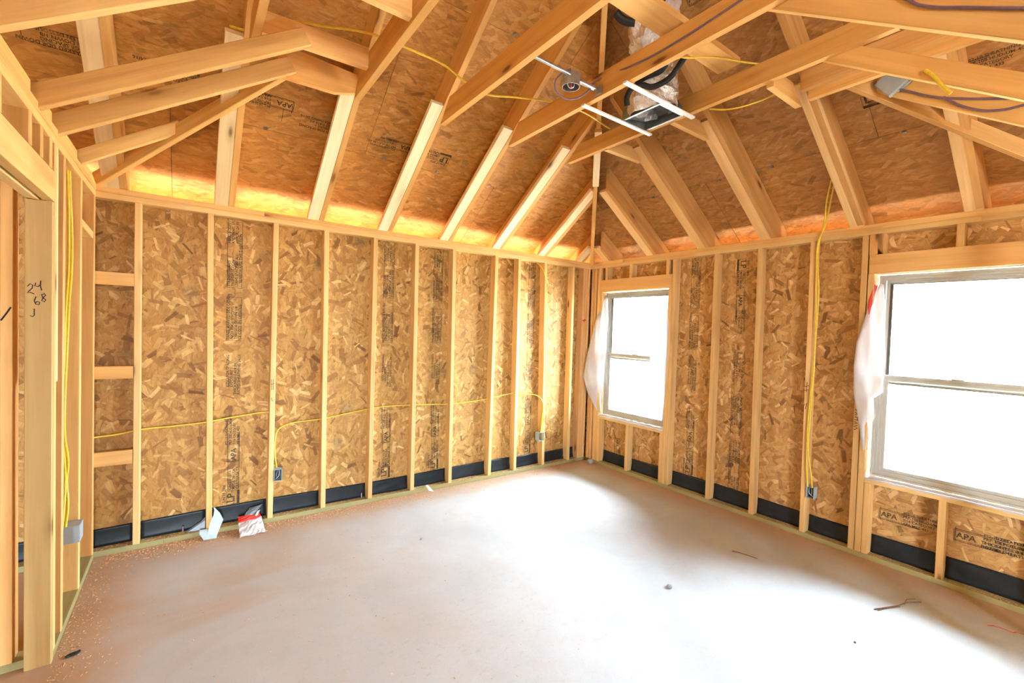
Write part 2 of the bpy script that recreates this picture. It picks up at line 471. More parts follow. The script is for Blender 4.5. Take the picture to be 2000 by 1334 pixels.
def stamp_layout(seed=0, L=2.24):
    """u reading direction, v up (line 1 on top); total height ~0.105"""
    r = random.Random(seed)
    it, rc = [], []
    sz = 0.0275
    rows = [0.078, 0.053, 0.028, 0.003]
    # maker's box
    it.append(('LP', 0.012, 0.030, 0.070, 1.05)); rc += [(0.0, -0.004, 0.105, 0.014)] + frame_rects(0.0, -0.004, 0.105, 0.082)
    for t, v in zip(['JUN 17 2006', 'ORCLU 03:14', 'MADE IN USA', 'CARTHAGE TX'], rows): it.append((t, 0.115 if v < 0.07 else 0.02, v + (0.012 if v > 0.07 else 0), sz, 0.95))
    rc += frame_rects(0.11, 0.0, 0.335, 0.078)
    it.append(('APA', 0.345, 0.024, 0.05, 1.0)); rc += [(0.34, 0.078, 0.56, 0.082), (0.34, 0.070, 0.56, 0.073), (0.34, 0.0, 0.56, 0.004), (0.34, 0.008, 0.56, 0.011), (0.338, 0.0, 0.342, 0.09)]
    for t, v in zip(['PS2-10 SHEATHING', 'PRP-108 HUD-UM-40C', '7/16 CATEGORY', 'APA MILL 433'], rows): it.append((t, 0.47, v, sz * 0.9, 0.95))
    for t, v in zip(['SIZED FOR SPACING', 'EXPOSURE 1', 'THICKNESS 0.418 IN.', 'RATED SHEATHING 24/16'], rows): it.append((t, 0.86 + (0.06 if v > 0.05 else 0), v, sz, 1.0))
    for t, v in zip(['PANEL MARKED SIDE DOWN', 'INCH EDGE SPACING', 'THIS SIDE DOWN 1/8', 'CE COTE EN DESSOUS'], rows): it.append((t, 1.29, v, sz, 0.98))
    rc += frame_rects(1.28, 0.0, 1.62, 0.100)
    if L > 2.0:
        for t, v in zip(['STRENGTH AXIS', 'THIS DIRECTION', 'LEAVE SPACE AT ALL', 'STRENGTH AXIS THIS DIRECTION'], rows): it.append((t, 1.70, v, sz, 0.98))
        for t, v in zip(['PANEL EDGES', 'AND PANEL ENDS', 'SUPPORT 24 IN'], rows): it.append((t, 2.03, v, sz, 0.9))
        rc += frame_rects(1.69, 0.0, 2.22, 0.100)
    if L <= 0.7:
        it = it[:9]; rc = rc[:14]
    return it, rc
def stamp(parent, origin, U, V, seed=0, L=2.24, start=0.0, n=0.0012):
    """ink lying on a board; U reading direction, V up of the letters; both in the board's plane"""
    it, rc = stamp_layout(seed, L)
    if start > 0:
        it = [(t, u - start, v, s, q) for (t, u, v, s, q) in it if u >= start]
        rc = [(a - start, b, c - start, d) for (a, b, c, d) in rc if a >= start]
    if L < 2.0:
        it = [i for i in it if i[1] < L - 0.2]; rc = [r for r in rc if r[2] < L + 0.02]
    bm = text_geo(it, rc)
    me = bpy.data.meshes.new('printed_stamp'); bm.to_mesh(me); bm.free(); me.materials.clear(); me.materials.append(M_INK)
    U, V = Vector(U).normalized(), Vector(V).normalized(); N = U.cross(V)
    M = Matrix((U, V, N)).transposed().to_4x4(); M.translation = Vector(origin) + N * n
    o = bpy.data.objects.new('printed_stamp', me); COL.objects.link(o); o.parent = parent
    o.matrix_basis = (parent_world(parent)).inverted() @ M
    o['label'] = 'black printed grading stamp'
    return o
def strokes(name, parent, lines, mat, origin, U, V, w=0.004, n=0.0012):
    """handwritten strokes: polylines in (u,v) drawn as flat ribbons"""
    bm = bmesh.new()
    for pl in lines:
        pts = [Vector((p[0], p[1])) for p in pl]
        prev = None
        for i, p in enumerate(pts):
            d = (pts[min(i + 1, len(pts) - 1)] - pts[max(i - 1, 0)]).normalized(); q = Vector((-d.y, d.x)) * w / 2
            a, b = bm.verts.new((*(p + q), 0)), bm.verts.new((*(p - q), 0))
            if prev: bm.faces.new((prev[0], prev[1], b, a))
            prev = (a, b)
    me = bpy.data.meshes.new(name); bm.to_mesh(me); bm.free(); me.materials.append(mat)
    U, V = Vector(U).normalized(), Vector(V).normalized(); N = U.cross(V)
    M = Matrix((U, V, N)).transposed().to_4x4(); M.translation = Vector(origin) + N * n
    o = bpy.data.objects.new(name, me); COL.objects.link(o); o.parent = parent
    o.matrix_basis = parent_world(parent).inverted() @ M if parent else M
    return o

# ================================================================== STRUCTURE
# ground outside
ext = structure('ground_outside', (0, 0, -0.35))
V = [(-60, -60, 0), (60, -60, 0), (60, 60, 0), (-60, 60, 0)]
me = mesh_from('ground', V, [(0, 1, 2, 3)], M_CLAY)
g = put('ground', me, ext)

# slab
floor_me = mesh_from('floor', [(-8.2, -9.6, -0.35), (0.101, -9.6, -0.35), (0.101, 0.101, -0.35), (-8.2, 0.101, -0.35), (-8.2, -9.6, 0), (0.101, -9.6, 0), (0.101, 0.101, 0), (-8.2, 0.101, 0)],
                     [(3, 2, 1, 0), (4, 5, 6, 7), (0, 1, 5, 4), (1, 2, 6, 5), (2, 3, 7, 6), (3, 0, 4, 7)], M_CONC)
floor = put('floor', floor_me); floor['kind'] = 'structure'

WARM = (1.0, 0.97, 0.90)
YEL = (1.02, 0.93, 0.76)
PALE = (1.15, 1.40, 1.95)
RED = (0.98, 0.84, 0.74)
GREEN = (0.47, 0.60, 0.58)

# ---- wall_back (A): studs along x, room face y=0
WA = structure('wall_back')
studsA = [(-3.912, -3.927), (-3.506, -3.497), (-3.104, -3.118), (-2.701, -2.700), (-2.294, -2.304), (-1.887, -1.905),
          (-1.412, -1.396), (-1.073, -1.092), (-0.662, -0.718), (-0.261, -0.276), (-4.333, -4.337)]
studsA += [(-5.10 - 0.4064 * i, -5.10 - 0.4064 * i) for i in range(7)]
stud_objs = {}
for i, (b, t) in enumerate(studsA):
    o = lumber('stud', WA, (b - SP / 2, SD / 2, ZP0), (t - SP / 2, SD / 2, ZT0), (0, 1, 0), SD, SP, tone(WARM if i != 0 else YEL))
    stud_objs[i] = o
# corner studs
corner_studs = []
for x in (-0.098, -0.055, -0.012):
    corner_studs.append(lumber('stud', WA, (x - 0.02, SD / 2, ZP0), (x - 0.016, SD / 2, ZT0), (0, 1, 0), SD, SP, tone(RED)))
block('stud', WA, -4.655, -4.617, 0.0, SD, ZP0, ZT0, M_WOOD, tone(RED))
# ladder blocks of the partition
for z0, z1 in ((0.607, 0.703), (1.194, 1.280), (1.824, 1.910)):
    block('blocking', WA, -4.616, -4.3745, 0.001, 0.039, z0, z1, M_WOOD, tone((1.02, 0.86, 0.66)), along=0)
# plates
for a, b in ((-8.1, -4.2), (-4.199, -1.2), (-1.199, 0.101)):
    block('bottom_plate', WA, a, b, 0.0, SD, 0.0, ZP0, M_WOOD, tone(GREEN))
for a, b in ((-8.1, -5.0), (-4.999, -2.1), (-2.099, 0.089)):
    block('top_plate', WA, a, b, 0.0, SD, ZT0, ZT0 + SP, M_WOOD, tone(WARM))
for a, b in ((-8.1, -3.6), (-3.599, -0.9), (-0.899, 0.0)):
    block('top_plate', WA, a, b, -0.001, SD - 0.001, ZT0 + SP + 0.0005, ZT1, M_WOOD, tone(YEL))
# sheathing
seamsA = [-8.1, -5.57, -4.354, -3.124, -1.906, -0.69, 0.101]
panA = []
for i in range(len(seamsA) - 1):
    a, b = seamsA[i] + 0.0015, seamsA[i + 1] - 0.0015
    p = prism('sheathing_panel', WA, (a, SD + 0.0005, 0.02), (0, 0, 1), (-1, 0, 0), [(0, 0), (ZT1 - 0.02, 0), (ZT1 - 0.02, -(b - a)), (0, -(b - a))], 0.011, M_OSB, tone((1.04, 0.96, 0.80), 0.04))
    # U x V = z x -x = -y ; thickness must go to +y
    p.matrix_basis.translation = Vector((a, SD + 0.0115, 0.02))
    panA.append(p)
# black flashing film between studs
def film(parent, axis, spans, ztop, wr):
    for (a, b) in spans:
        n = max(4, int(abs(b - a) / 0.025)); rows = 7
        r = random.Random(int(a * 1000))
        ph = [r.uniform(0, 6) for _ in range(6)]
        vs = []
        for i in range(n + 1):
            s = a + (b - a) * i / n
            for j in range(rows + 1):
                z = ZP0 + 0.001 + (ztop + 0.006 * math.sin(3 * s) - ZP0) * j / rows
                t = j / rows
                d = 0.003 + wr * (0.004 + 0.009 * abs(math.sin(22 * z * 6 + 9 * s + ph[0]) * math.sin(5 * s + ph[1] + 8 * z)) * (1 - t * 0.6)) + 0.010 * (1 - t) ** 3
                d = min(d, 0.028)
                if axis == 'A': vs.append((s, SD - d, z))
                else: vs.append((SD - d, s, z))
        fs = []
        for i in range(n):
            for j in range(rows):
                k = i * (rows + 1) + j
                fs.append((k, k + rows + 1, k + rows + 2, k + 1))
        me = mesh_from('flashing_film', vs, fs, M_BLACK)
        for p in me.polygons: p.use_smooth = True
        o = put('flashing_film', me, parent)
        md = o.modifiers.new('s', 'SOLIDIFY'); md.thickness = 0.001
        o['label'] = 'black plastic flashing strip'
xs = sorted([s[0] for s in studsA if s[0] > -4.4] + [-0.098 - 0.0])
edges = [-4.615] + [v for s in xs for v in (s - SP, s)]
spans = [(edges[i] + 0.001, edges[i + 1] - 0.001) for i in range(0, len(edges) - 1, 2)]
film(WA, 'A', spans[:5], 0.166, 0.15)
film(WA, 'A', spans[5:], 0.166, 1.0)
film(WA, 'A', [(-8.0, -6.4), (-6.3, -4.66)], 0.166, 0.3)

# anchor bolts on the plates
def bolt(parent, x, y):
    t = tube('anchor_bolt', parent, [(x, y, ZP0), (x, y, ZP0 + 0.045)], 0.006, M_STEEL, smooth=False)
    return t
for x in (-4.09, -2.78): bolt(WA, x, 0.055)

# ---- wall_right (B): studs along y, room face x=0
WB = structure('wall_right')
def studB(b, t, tint=None, z0=ZP0, z1=ZT0, name='stud'):
    return lumber(name, WB, (SD / 2, b - SP / 2, z0), (SD / 2, t - SP / 2, z1), (1, 0, 0), SD, SP, tint or tone((0.98, 0.93, 0.86)))
W1a, W1b = -0.195, -1.125
W2a, W2b = -2.868, -3.775
ZS0, ZH0, ZH1 = 0.600, 2.102, 2.243
studB(-1.165, -1.165)                       # king of the small window
studB(-1.627, -1.617); studB(-2.041, -2.020); k3 = studB(-2.452, -2.435)
k2 = studB(-2.785, -2.781)                       # king of the wide window
studB(-0.118, -0.118, tone(WARM)); 
studB(-0.012, -0.014, tone(RED)); studB(-0.060, -0.062, tone(RED))
studB(-3.815, -3.815); studB(-3.86, -3.86)
for y in (-4.35, -4.75, -5.15, -5.55, -5.95, -6.35, -6.75, -7.15, -7.55, -7.95, -8.35, -8.75, -9.15): studB(y, y)
# trimmers beside the openings
for y in (-0.157, -1.126, -2.827, -3.776):
    studB(y, y, tone((1.0, 0.93, 0.84)), ZP0, ZH0, 'trimmer_stud')
# header, sill and cripples
for (a, b, cr, tp) in ((W1a, W1b, (-0.63, ), (-0.235, -0.60, -1.085)), (W2a, W2b, (-3.275, ), (-2.872, -3.287, -3.74))):
    e0, e1 = a + 0.038, b - 0.038
    for k, x0 in enumerate((0.0, 0.0505)):
        block('header', WB, x0, x0 + 0.038, e1, e0, ZH0, ZH1, M_WOOD, tone((1.03, 0.93, 0.80)))
    block('sill_plate', WB, 0.0, SD, b, a, ZS0 - SP, ZS0, M_WOOD, tone(WARM))
    for j, y in enumerate(cr): studB(y, y, None, ZP0, ZS0 - SP, 'cripple_stud')
    for y in (a - 0.0, b + SP): studB(y, y, tone((1.0, 0.92, 0.82)), ZP0, ZS0 - SP, 'cripple_stud')
    for j, y in enumerate(tp):
        studB(y, y, None, ZH1, ZT0, 'cripple_stud')
# flat filler beside the wide header
block('blocking', WB, 0.0, 0.038, -2.915, -2.826, ZH1, ZT0, M_WOOD, tone(RED), along=2)
for a, b in ((-9.5, -4.1), (-4.099, -1.9), (-1.899, 0.0)):
    block('bottom_plate', WB, 0.0, SD, a, b, 0.0, ZP0, M_WOOD, tone(GREEN))
for a, b in ((-9.5, -3.4), (-3.399, -1.4), (-1.399, 0.0)):
    block('top_plate', WB, 0.0, SD, a, b, ZT0, ZT0 + SP, M_WOOD, tone((1, 0.95, 0.86)))
for a, b in ((-9.5, -2.9), (-2.899, -0.5), (-0.499, 0.089)):
    block('top_plate', WB, -0.001, SD - 0.001, a, b, ZT0 + SP + 0.0005, ZT1, M_WOOD, tone((1, 0.95, 0.86)))
def panB(y0, y1, z0, z1, vertical=True):
    """y0 > y1"""
    L, Wd = (z1 - z0, y0 - y1)
    if vertical:
        p = prism('sheathing_panel', WB, (SD + 0.0005, y0 - 0.0015, z0), (0, 0, 1), (0, -1, 0), [(0, 0), (L, 0), (L, Wd - 0.003), (0, Wd - 0.003)], 0.011, M_OSB, tone((1.10, 1.02, 1.02), 0.04))  # tint raised on this wall: window glare put into the board colour
    else:
        p = prism('sheathing_panel', WB, (SD + 0.0005, y0 - 0.0015, z0), (0, -1, 0), (0, 0, -1), [(0, 0), (Wd - 0.003, 0), (Wd - 0.003, -L), (0, -L)], 0.011, M_OSB, tone((1.10, 1.02, 1.02), 0.04))
    # both give a normal of +x
    return p
pB = {}
panB(0.1, W1a, 0.02, ZT1)
pB['u1'] = panB(W1a, W1b, 0.02, ZS0 - 0.002); panB(W1a, W1b, ZH0, ZT1, False)
pB['m1'] = panB(W1b, -1.646, 0.02, ZT1); pB['m2'] = panB(-1.646, W2a, 0.02, ZT1)
pB['u2'] = panB(W2a, W2b, 0.02, ZS0 - 0.002, False); panB(W2a, W2b, ZH0, ZT1, False)
panB(W2b, -5.0, 0.02, ZT1); panB(-5.0, -6.22, 0.02, ZT1); panB(-6.22, -7.44, 0.02, ZT1); panB(-7.44, -9.5, 0.02, ZT1)
ysB = [-0.0, -0.157, -0.195, -0.63, -1.10, -1.165, -1.627, -2.041, -2.452, -2.785]
film(WB, 'B', [(-0.234, -0.629), (-0.670, -1.086), (-1.204, -1.626), (-1.666, -2.040), (-2.080, -2.451), (-2.491, -2.784)], 0.176, 0.4)
film(WB, 'B', [(-2.908, -3.274), (-3.314, -3.736)], 0.176, 1.0)

# ---- wall_left (C): room face x=W_C, wall body to -x
WC = structure('wall_left')
xc0, xc1 = W_C - SD, W_C
def studC(y, dy=0.0, z0=ZP0, z1=ZT0, tint=None, name='stud'):
    return lumber(name, WC, (W_C - SD / 2, y - SP / 2 + SP, z0), (W_C - SD / 2, y + dy + SP / 2, z1), (1, 0, 0), SD, SP, tint or tone(YEL))
studC(-0.038, 0, tint=tone((1.0, 0.86, 0.68)))
studC(-0.497, 0.02, tint=tone((1.10, 1.02, 0.82)))
studC(-0.935, 0.03, tint=tone((1.0, 0.88, 0.70)))
studC(-1.093, 0.0, tint=tone((1.08, 1.02, 0.84)))
post = studC(-1.131, 0.0, z0=0.0, z1=2.118, tint=tone((0.80, 0.80, 0.72)), name='trimmer_stud')
post['label'] = 'rough door trimmer with handwritten size marks'
block('blocking', WC, W_C - 0.036, W_C - 0.001, -1.055 - 0.03, -1.02, 1.30, 2.391, M_WOOD, tone(PALE))
lumber('blocking', WC, (W_C - 0.03, -0.455, 2.155), (W_C - 0.03, -0.04, 2.135), (0, 0, 1), 0.045, 0.05, tone((1.25, 1.25, 1.15)))
block('header', WC, W_C - 0.040, W_C - 0.001, -2.1, -1.094, 2.128, 2.262, M_WOOD, tone((1.12, 1.10, 0.92)))
block('header', WC, xc0, W_C - 0.050, -2.1, -1.094, 2.122, 2.258, M_WOOD, tone((1.0, 1.02, 1.0)))
studC(-2.14, tint=tone(YEL)); studC(-2.55); studC(-2.95); studC(-3.36); studC(-3.77)
for y in (-1.50, -1.335, -1.18, -1.85): studC(y, 0, 2.262, ZT0, tone((1.05, 0.98, 0.8)), 'cripple_stud')
block('bottom_plate', WC, xc0, xc1, -1.0925, 0.0, 0.0, ZP0, M_WOOD, tone(GREEN))
block('bottom_plate', WC, xc0, xc1, -3.9, -2.10, 0.0, ZP0, M_WOOD, tone(GREEN))
for a, b in ((-3.9, -1.45), (-1.449, 0.0)):
    block('top_plate', WC, xc0, xc1, a, b, ZT0, ZT0 + SP, M_WOOD, tone((1.15, 1.05, 0.80)))
for a, b in ((-3.9, -2.3), (-2.299, 0.0)):
    block('top_plate', WC, xc0 + 0.001, xc1 + 0.001, a, b, ZT0 + SP + 0.0005, ZT1, M_WOOD, tone((1.12, 1.0, 0.74)))
# raised nailer pieces on the plate between the sloping boards
for a, b in ((-0.98, -0.53), (-1.32, -1.10), (-1.90, -1.44), (-2.5, -2.0), (-0.40, -0.09)):
    block('nailer', WC, W_C - 0.050, W_C - 0.010, a, b, ZT1 + 0.001, ZT1 + 0.06, M_WOOD, tone((1.15, 1.02, 0.72)))

# ---- partition beyond the door (wall_far_left)
WP = structure('wall_side')
block('bottom_plate', WP, -8.1, xc0 - 0.001, -1.10, -1.011, 0.0, ZP0, M_WOOD, tone(GREEN))
block('top_plate', WP, -8.1, xc0 - 0.001, -1.10, -1.011, ZT0, ZT1, M_WOOD, tone(WARM))
for x in (-4.700, -5.12, -5.53, -5.94, -6.35, -6.76, -7.17): 
    q = block('stud', WP, x - 0.038, x, -1.10, -1.011, ZP0, ZT0, M_WOOD, tone((1.0, 0.86, 0.68)))
    if x > -4.8: sp_st = q
WE = structure('wall_end')
for y in [-0.1 - 0.6096 * i for i in range(15)]:
    block('stud', WE, -8.19, -8.10, y - SP, y, ZP0, ZT0, M_WOOD, tone())
block('top_plate', WE, -8.19, -8.10, -9.5, 0.1, ZT0, ZT1, M_WOOD, tone())
block('bottom_plate', WE, -8.19, -8.10, -9.5, 0.1, 0, ZP0, M_WOOD, tone())
for i in range(7):
    prism('sheathing_panel', WE, (-8.191, 0.1 - 1.37 * i, 0.02), (0, 0, 1), (0, -1, 0), [(0, 0), (2.44, 0), (2.44, 1.367), (0, 1.367)], -0.011, M_OSB, tone())

WR = structure('added_wall_rear')  # unseen wall, added to limit the daylight fill from behind
for x0, x1 in ((-8.19, -5.4), (-4.2, 0.1)):
    prism('sheathing_panel', WR, (x0, -9.59, 0.0), (1, 0, 0), (0, 0, 1), [(0, 0), (x1 - x0, 0), (x1 - x0, 2.9), (0, 2.9)], -0.012, M_OSB, tone())
prism('sheathing_panel', WR, (-5.4, -9.59, 0.0), (1, 0, 0), (0, 0, 1), [(0, 2.4), (1.2, 2.4), (1.2, 2.9), (0, 2.9)], -0.012, M_OSB, tone())
for x in (-5.44, -4.2): block('stud', WR, x, x + SP, -9.59, -9.5, 0.0, 2.4, M_WOOD, tone())
zz = lambda y: ZS + SLOPE * (min(-y, 4.9) - max(0.0, -y - 4.9)) - 0.003
for k in range(8):  # unseen gable, added to shut out sky light at the left end
    ya, yb = 0.1 - 1.22 * k, 0.1 - 1.22 * (k + 1)
    ym = [ya] + ([-4.9] if yb < -4.9 < ya else []) + [yb]
    poly = [(0.1 - ya, 2.468), (0.1 - yb, 2.468)] + [(0.1 - y, zz(y)) for y in reversed(ym)]
    prism('added_gable_panel', WE, (-8.191, 0.1, 0.0), (0, -1, 0), (0, 0, 1), poly, 0.011, M_OSB, tone())
# ---- wall_front (D) behind the view, with its wide opening
WD = structure('wall_front')
for x in (-2.45, -2.41, -2.03, -1.62, -1.21, -0.80, -0.40, -0.05):
    block('stud', WD, x - SP, x, D_F - SD, D_F, ZP0, ZT0, M_WOOD, tone())
block('bottom_plate', WD, -2.49, -0.001, D_F - SD, D_F, 0, ZP0, M_WOOD, tone(GREEN))
block('top_plate', WD, xc0, -0.001, D_F - SD, D_F - 0.001, ZT0, ZT0 + SP, M_WOOD, tone(WARM))
block('top_plate', WD, xc0, -0.002, D_F - SD, D_F - 0.001, ZT0 + SP + 0.0005, ZT1, M_WOOD, tone(WARM))
block('header', WD, W_C, -2.45, D_F - SD, D_F - 0.05, 2.20, ZT0, M_WOOD, tone(WARM))

# ================================================================== ROOF AND CEILING FRAME
CE = structure('ceiling')
cosr = 1 / math.sqrt(1 + SLOPE * SLOPE)
NA = Vector((0, SLOPE, 1)).normalized()
def clip(poly, f):
    out = []
    for i in range(len(poly)):
        a, b = poly[i], poly[(i + 1) % len(poly)]
        fa, fb = f(a), f(b)
        if fa >= 0: out.append(a)
        if (fa >= 0) != (fb >= 0):
            t = fa / (fa - fb); out.append((a[0] + (b[0] - a[0]) * t, a[1] + (b[1] - a[1]) * t))
    return out
RIDGE = 4.9
roofA, roofB = {}, {}
rowd = [-0.61 + 1.0088 * k for k in range(0, 8)]     # plan distance of seams: 0.40, 1.41 ...
rows = [(max(-0.55, rowd[k] + 0.001), min(rowd[k + 1] - 0.001, RIDGE)) for k in range(6)]
for k, (d0, d1) in enumerate(rows):
    off = 1.22 if k % 2 else 0.0
    for j in range(-1, 5):
        # plane A: s = -x
        s0, s1 = -0.7 + off + 2.44 * j, -0.7 + off + 2.44 * (j + 1) - 0.003
        poly = clip([(s0, d0), (s1, d0), (s1, d1), (s0, d1)], lambda p: p[0] - p[1] )
        poly = clip(poly, lambda p: 8.7 - p[0])
        if len(poly) > 2:
            # local: u along -x, v up the slope
            q = [(u, v / cosr) for u, v in poly]
            roofA[(k, j)] = prism('roof_panel', CE, (0, 0, ZS), (-1, 0, 0), (0, -cosr, SLOPE * cosr), q, 0.012, M_OSBR, tone((1.10, 0.83, 0.52), 0.05))
        poly = clip([(s0, d0), (s1, d0), (s1, d1), (s0, d1)], lambda p: p[0] - p[1])
        poly = clip(poly, lambda p: 10.3 - p[0])
        if len(poly) > 2:
            q = [(-u, v / cosr) for u, v in poly]
            roofB[(k, j)] = prism('roof_panel', CE, (0, 0, ZS), (0, 1, 0), (-cosr, 0, SLOPE * cosr), q, 0.012, M_OSBR, tone((1.02, 0.80, 0.66), 0.05))
# unseen felt, added over the boards to keep sky light out of the joints
M_FELT = mat_plain('roofing_felt', (0.10, 0.095, 0.09), 0.9, 0, 0.2, 20, 0.2)
T_ = 0.013
prism('roofing_felt', CE, Vector((0, 0, ZS)) + Vector((0, SLOPE, 1)).normalized() * T_, (-1, 0, 0), (0, -cosr, SLOPE * cosr), [(-0.6, -0.6 / cosr), (8.8, -0.6 / cosr), (8.8, 4.92 / cosr), (4.92, 4.92 / cosr)], 0.004, M_FELT)
prism('roofing_felt', CE, Vector((0, 0, ZS)) + Vector((SLOPE, 0, 1)).normalized() * T_, (0, 1, 0), (-cosr, 0, SLOPE * cosr), [(0.6, -0.6 / cosr), (-10.4, -0.6 / cosr), (-10.4, 4.92 / cosr), (-4.92, 4.92 / cosr)], 0.004, M_FELT)

# rafters of plane A: (x of left side of flat board, upper end)
def zr(d, base=ZR): return base + SLOPE * d
def rafterA(x, d1, w=0.184, tint=None):
    """2x8 whose underside follows the slope, x = left face; from the eave tail to plan distance d1"""
    d0 = -0.50; vert = w / cosr
    p = [(d0, zr(d0)), (-SD, zr(-SD)), (d1, zr(d1)), (d1, zr(d1) + vert - 0.004), (d0, zr(d0) + vert - 0.004)]
    # birdsmouth is simplified: the rafter stands on the outer plate edge
    p = [(d0, ZS + SLOPE * d0 - 0.13), (0.0 - SD, ZT1 + 0.001), (0.0, ZT1 + 0.001), (0.012, zr(0.012)), (d1, zr(d1)), (d1, ZS + SLOPE * d1 - 0.002), (d0, ZS + SLOPE * d0 - 0.002)]
    a = math.atan(SLOPE); U = Vector((0, -math.cos(a), math.sin(a))); Vv = Vector((0, math.sin(a), math.cos(a)))
    q = [((-(-d)) * 0 + d * math.cos(a) + z * math.sin(a), -d * math.sin(a) + z * math.cos(a)) for d, z in p]
    # U x V = (-cos*cos - sin*sin, 0, 0) = -x
    return prism('rafter', CE, (x + SP, 0, 0), U, Vv, q, SP, M_WOOD, tint or tone((0.90, 0.72, 0.48)))
def rafterB(y, d1, tint=None):
    p = [(-0.50, ZS - SLOPE * 0.5 - 0.13), (-SD, ZT1 + 0.001), (0.0, ZT1 + 0.001), (0.012, zr(0.012)), (d1, zr(d1)), (d1, ZS + SLOPE * d1 - 0.002), (-0.5, ZS - SLOPE * 0.5 - 0.002)]
    a = math.atan(SLOPE); U = Vector((-math.cos(a), 0, math.sin(a))); Vv = Vector((math.sin(a), 0, math.cos(a)))
    q = [(d * math.cos(a) + z * math.sin(a), -d * math.sin(a) + z * math.cos(a)) for d, z in p]
    # U x V = y: (0*.. ) -> (0, sin*sin+cos*cos, 0) = +y
    return prism('rafter', CE, (0, y - SP, 0), U, Vv, q, SP, M_WOOD, tint or tone((0.88, 0.72, 0.55)))
A_N = Vector((0, -math.sin(math.atan(SLOPE)), -math.cos(math.atan(SLOPE))))   # room side normal of plane A
B_N = Vector((-math.sin(math.atan(SLOPE)), 0, -math.cos(math.atan(SLOPE))))
def scabA(x, d1, tint=PALE, w=SD, d0=0.004):
    c = x + w / 2
    a = Vector((c, -d0, zr(d0))) - A_N * SP / 2; b = Vector((c, -d1, zr(d1))) - A_N * SP / 2
    return lumber('nailing_board', CE, a, b, (1, 0, 0), w, SP - 0.001, tone(tint, 0.04))
def scabB(y, d1, tint=PALE, w=SD, d0=0.004, dy=0.0):
    a = Vector((-d0, y - w / 2, zr(d0))) - B_N * SP / 2; b = Vector((-d1, y + dy - w / 2, zr(d1))) - B_N * SP / 2
    return lumber('nailing_board', CE, a, b, (0, 1, 0), w, SP - 0.001, tone(tint, 0.04))
AX = [(-4.538, 2.3, RIDGE - .05), (-3.927, 1.055, RIDGE - .05), (-3.291, 0.975, RIDGE - .05), (-2.705, 1.06, 2.64 + .05), (-2.094, 1.06, 2.02 + .0), (-1.480, 1.065, 1.36), (-0.858, 0.80, 0.75), (-0.262, 0.20, 0.14)]
for i, (x, ds, dr) in enumerate(AX):
    rafterA(x + SD + 0.001, dr)
    scabA(x, ds, PALE if i not in (0, 1) else (1.0, 1.08, 1.25))
for x in (-5.15, -5.76, -6.37, -6.98, -7.59): rafterA(x, RIDGE - 0.05)
BY = [(-0.205, 0.20, 0.16), (-0.832, 0.78, 0.78), (-1.437, 1.04, 1.42), (-2.040, 1.04, 2.03), (-2.700, 1.05, 2.70), (-3.318, 1.9, 3.32), (-3.93, 0.95, 3.9)]
for i, (y, ds, dr) in enumerate(BY):
    if i == 4: rafterB(y - 0.048, dr - 0.05)
    elif i == 5: rafterB(y - 0.055, dr - 0.05)
    else: rafterB(y - SD - 0.001, dr)
    scabB(y, ds, (1.12, 1.12, 1.18) if i != 2 else (1.05, 0.98, 0.88))
for y in (-4.6, -5.2, -5.8, -6.4, -7.0, -7.6, -8.2, -8.8): rafterB(y, 4.4 if y > -5 else 4.8)
# hip rafter
ha = math.atan(SLOPE / math.sqrt(2)); Uh = Vector((-math.cos(ha) / math.sqrt(2), -math.cos(ha) / math.sqrt(2), math.sin(ha)))
hd = 0.215
p0 = Vector((0.25, 0.25, ZS - SLOPE * 0.25 - 0.02 - hd / 2)); p1 = Vector((-4.85, -4.85, ZS + SLOPE * 4.85 - 0.02 - hd / 2))
lumber('hip_rafter', CE, p0, p1, (0, 0, 1), hd, SP, tone((1.05, 0.92, 0.72)))
# short pale board under the hip
lumber('nailing_board', CE, (-0.90, -0.90, ZS + SLOPE * 0.90 - 0.26), (-1.30, -1.30, ZS + SLOPE * 1.30 - 0.26), (0, 0, 1), 0.05, 0.06, tone(PALE))
# ridge
lumber('ridge_board', CE, (-4.85, -4.9, ZS + SLOPE * 4.9 - 0.16), (-8.5, -4.9, ZS + SLOPE * 4.9 - 0.16), (0, 0, 1), 0.235, SP, tone())
# far slope of the roof, behind the view
prism('roof_panel', CE, (0, -4.9, ZS + SLOPE * 4.9), (-1, 0, 0), (0, -cosr, -SLOPE * cosr), [(4.9, 0), (8.7, 0), (8.7, 6.0), (-0.5, 6.0), (-0.5, 5.9)], 0.012, M_OSBR, tone((0.9, 0.8, 0.7)))
# eave boards
block('fascia_board', CE, -8.7, 0.56, 0.555, 0.593, 2.13, 2.32, M_WOOD, tone(WARM))
block('fascia_board', CE, 0.555, 0.593, -9.6, 0.593, 2.13, 2.32, M_WOOD, tone(WARM))

block('added_soffit_board', CE, -8.7, 0.555, 0.235, 0.554, 2.118, 2.129, M_SIDING, along=0)  # unseen boards, added to narrow the daylight glow at the eaves
block('added_soffit_board', CE, 0.165, 0.554, -9.6, 0.234, 2.118, 2.129, M_SIDING, along=1)
# horizontal ceiling joists across the tray, their far ends meet the flat boards
ZJ = 3.05
TJ = (0.88, 0.70, 0.44)
for (x, zb, w, y0, y1) in ((-3.782, 3.090, 0.140, -1.10, -3.05), (-3.200, 3.030, 0.165, -1.055, -3.1), (-2.615, 3.032, 0.140, -1.09, -3.05), (-2.004, 3.055, 0.140, -1.05, -3.10), (-1.391, 3.062, 0.120, -1.07, -3.30)):
    xl = x - SP + 0.0
    prism('ceiling_joist', CE, (xl + SP, 0, 0), (0, -1, 0), (0, 0, 1), [(-y0, zb), (-y1, zb), (-y1, zb + w), (-y0 + 0.13, zb + w)], SP, M_WOOD, tone(TJ, 0.04))
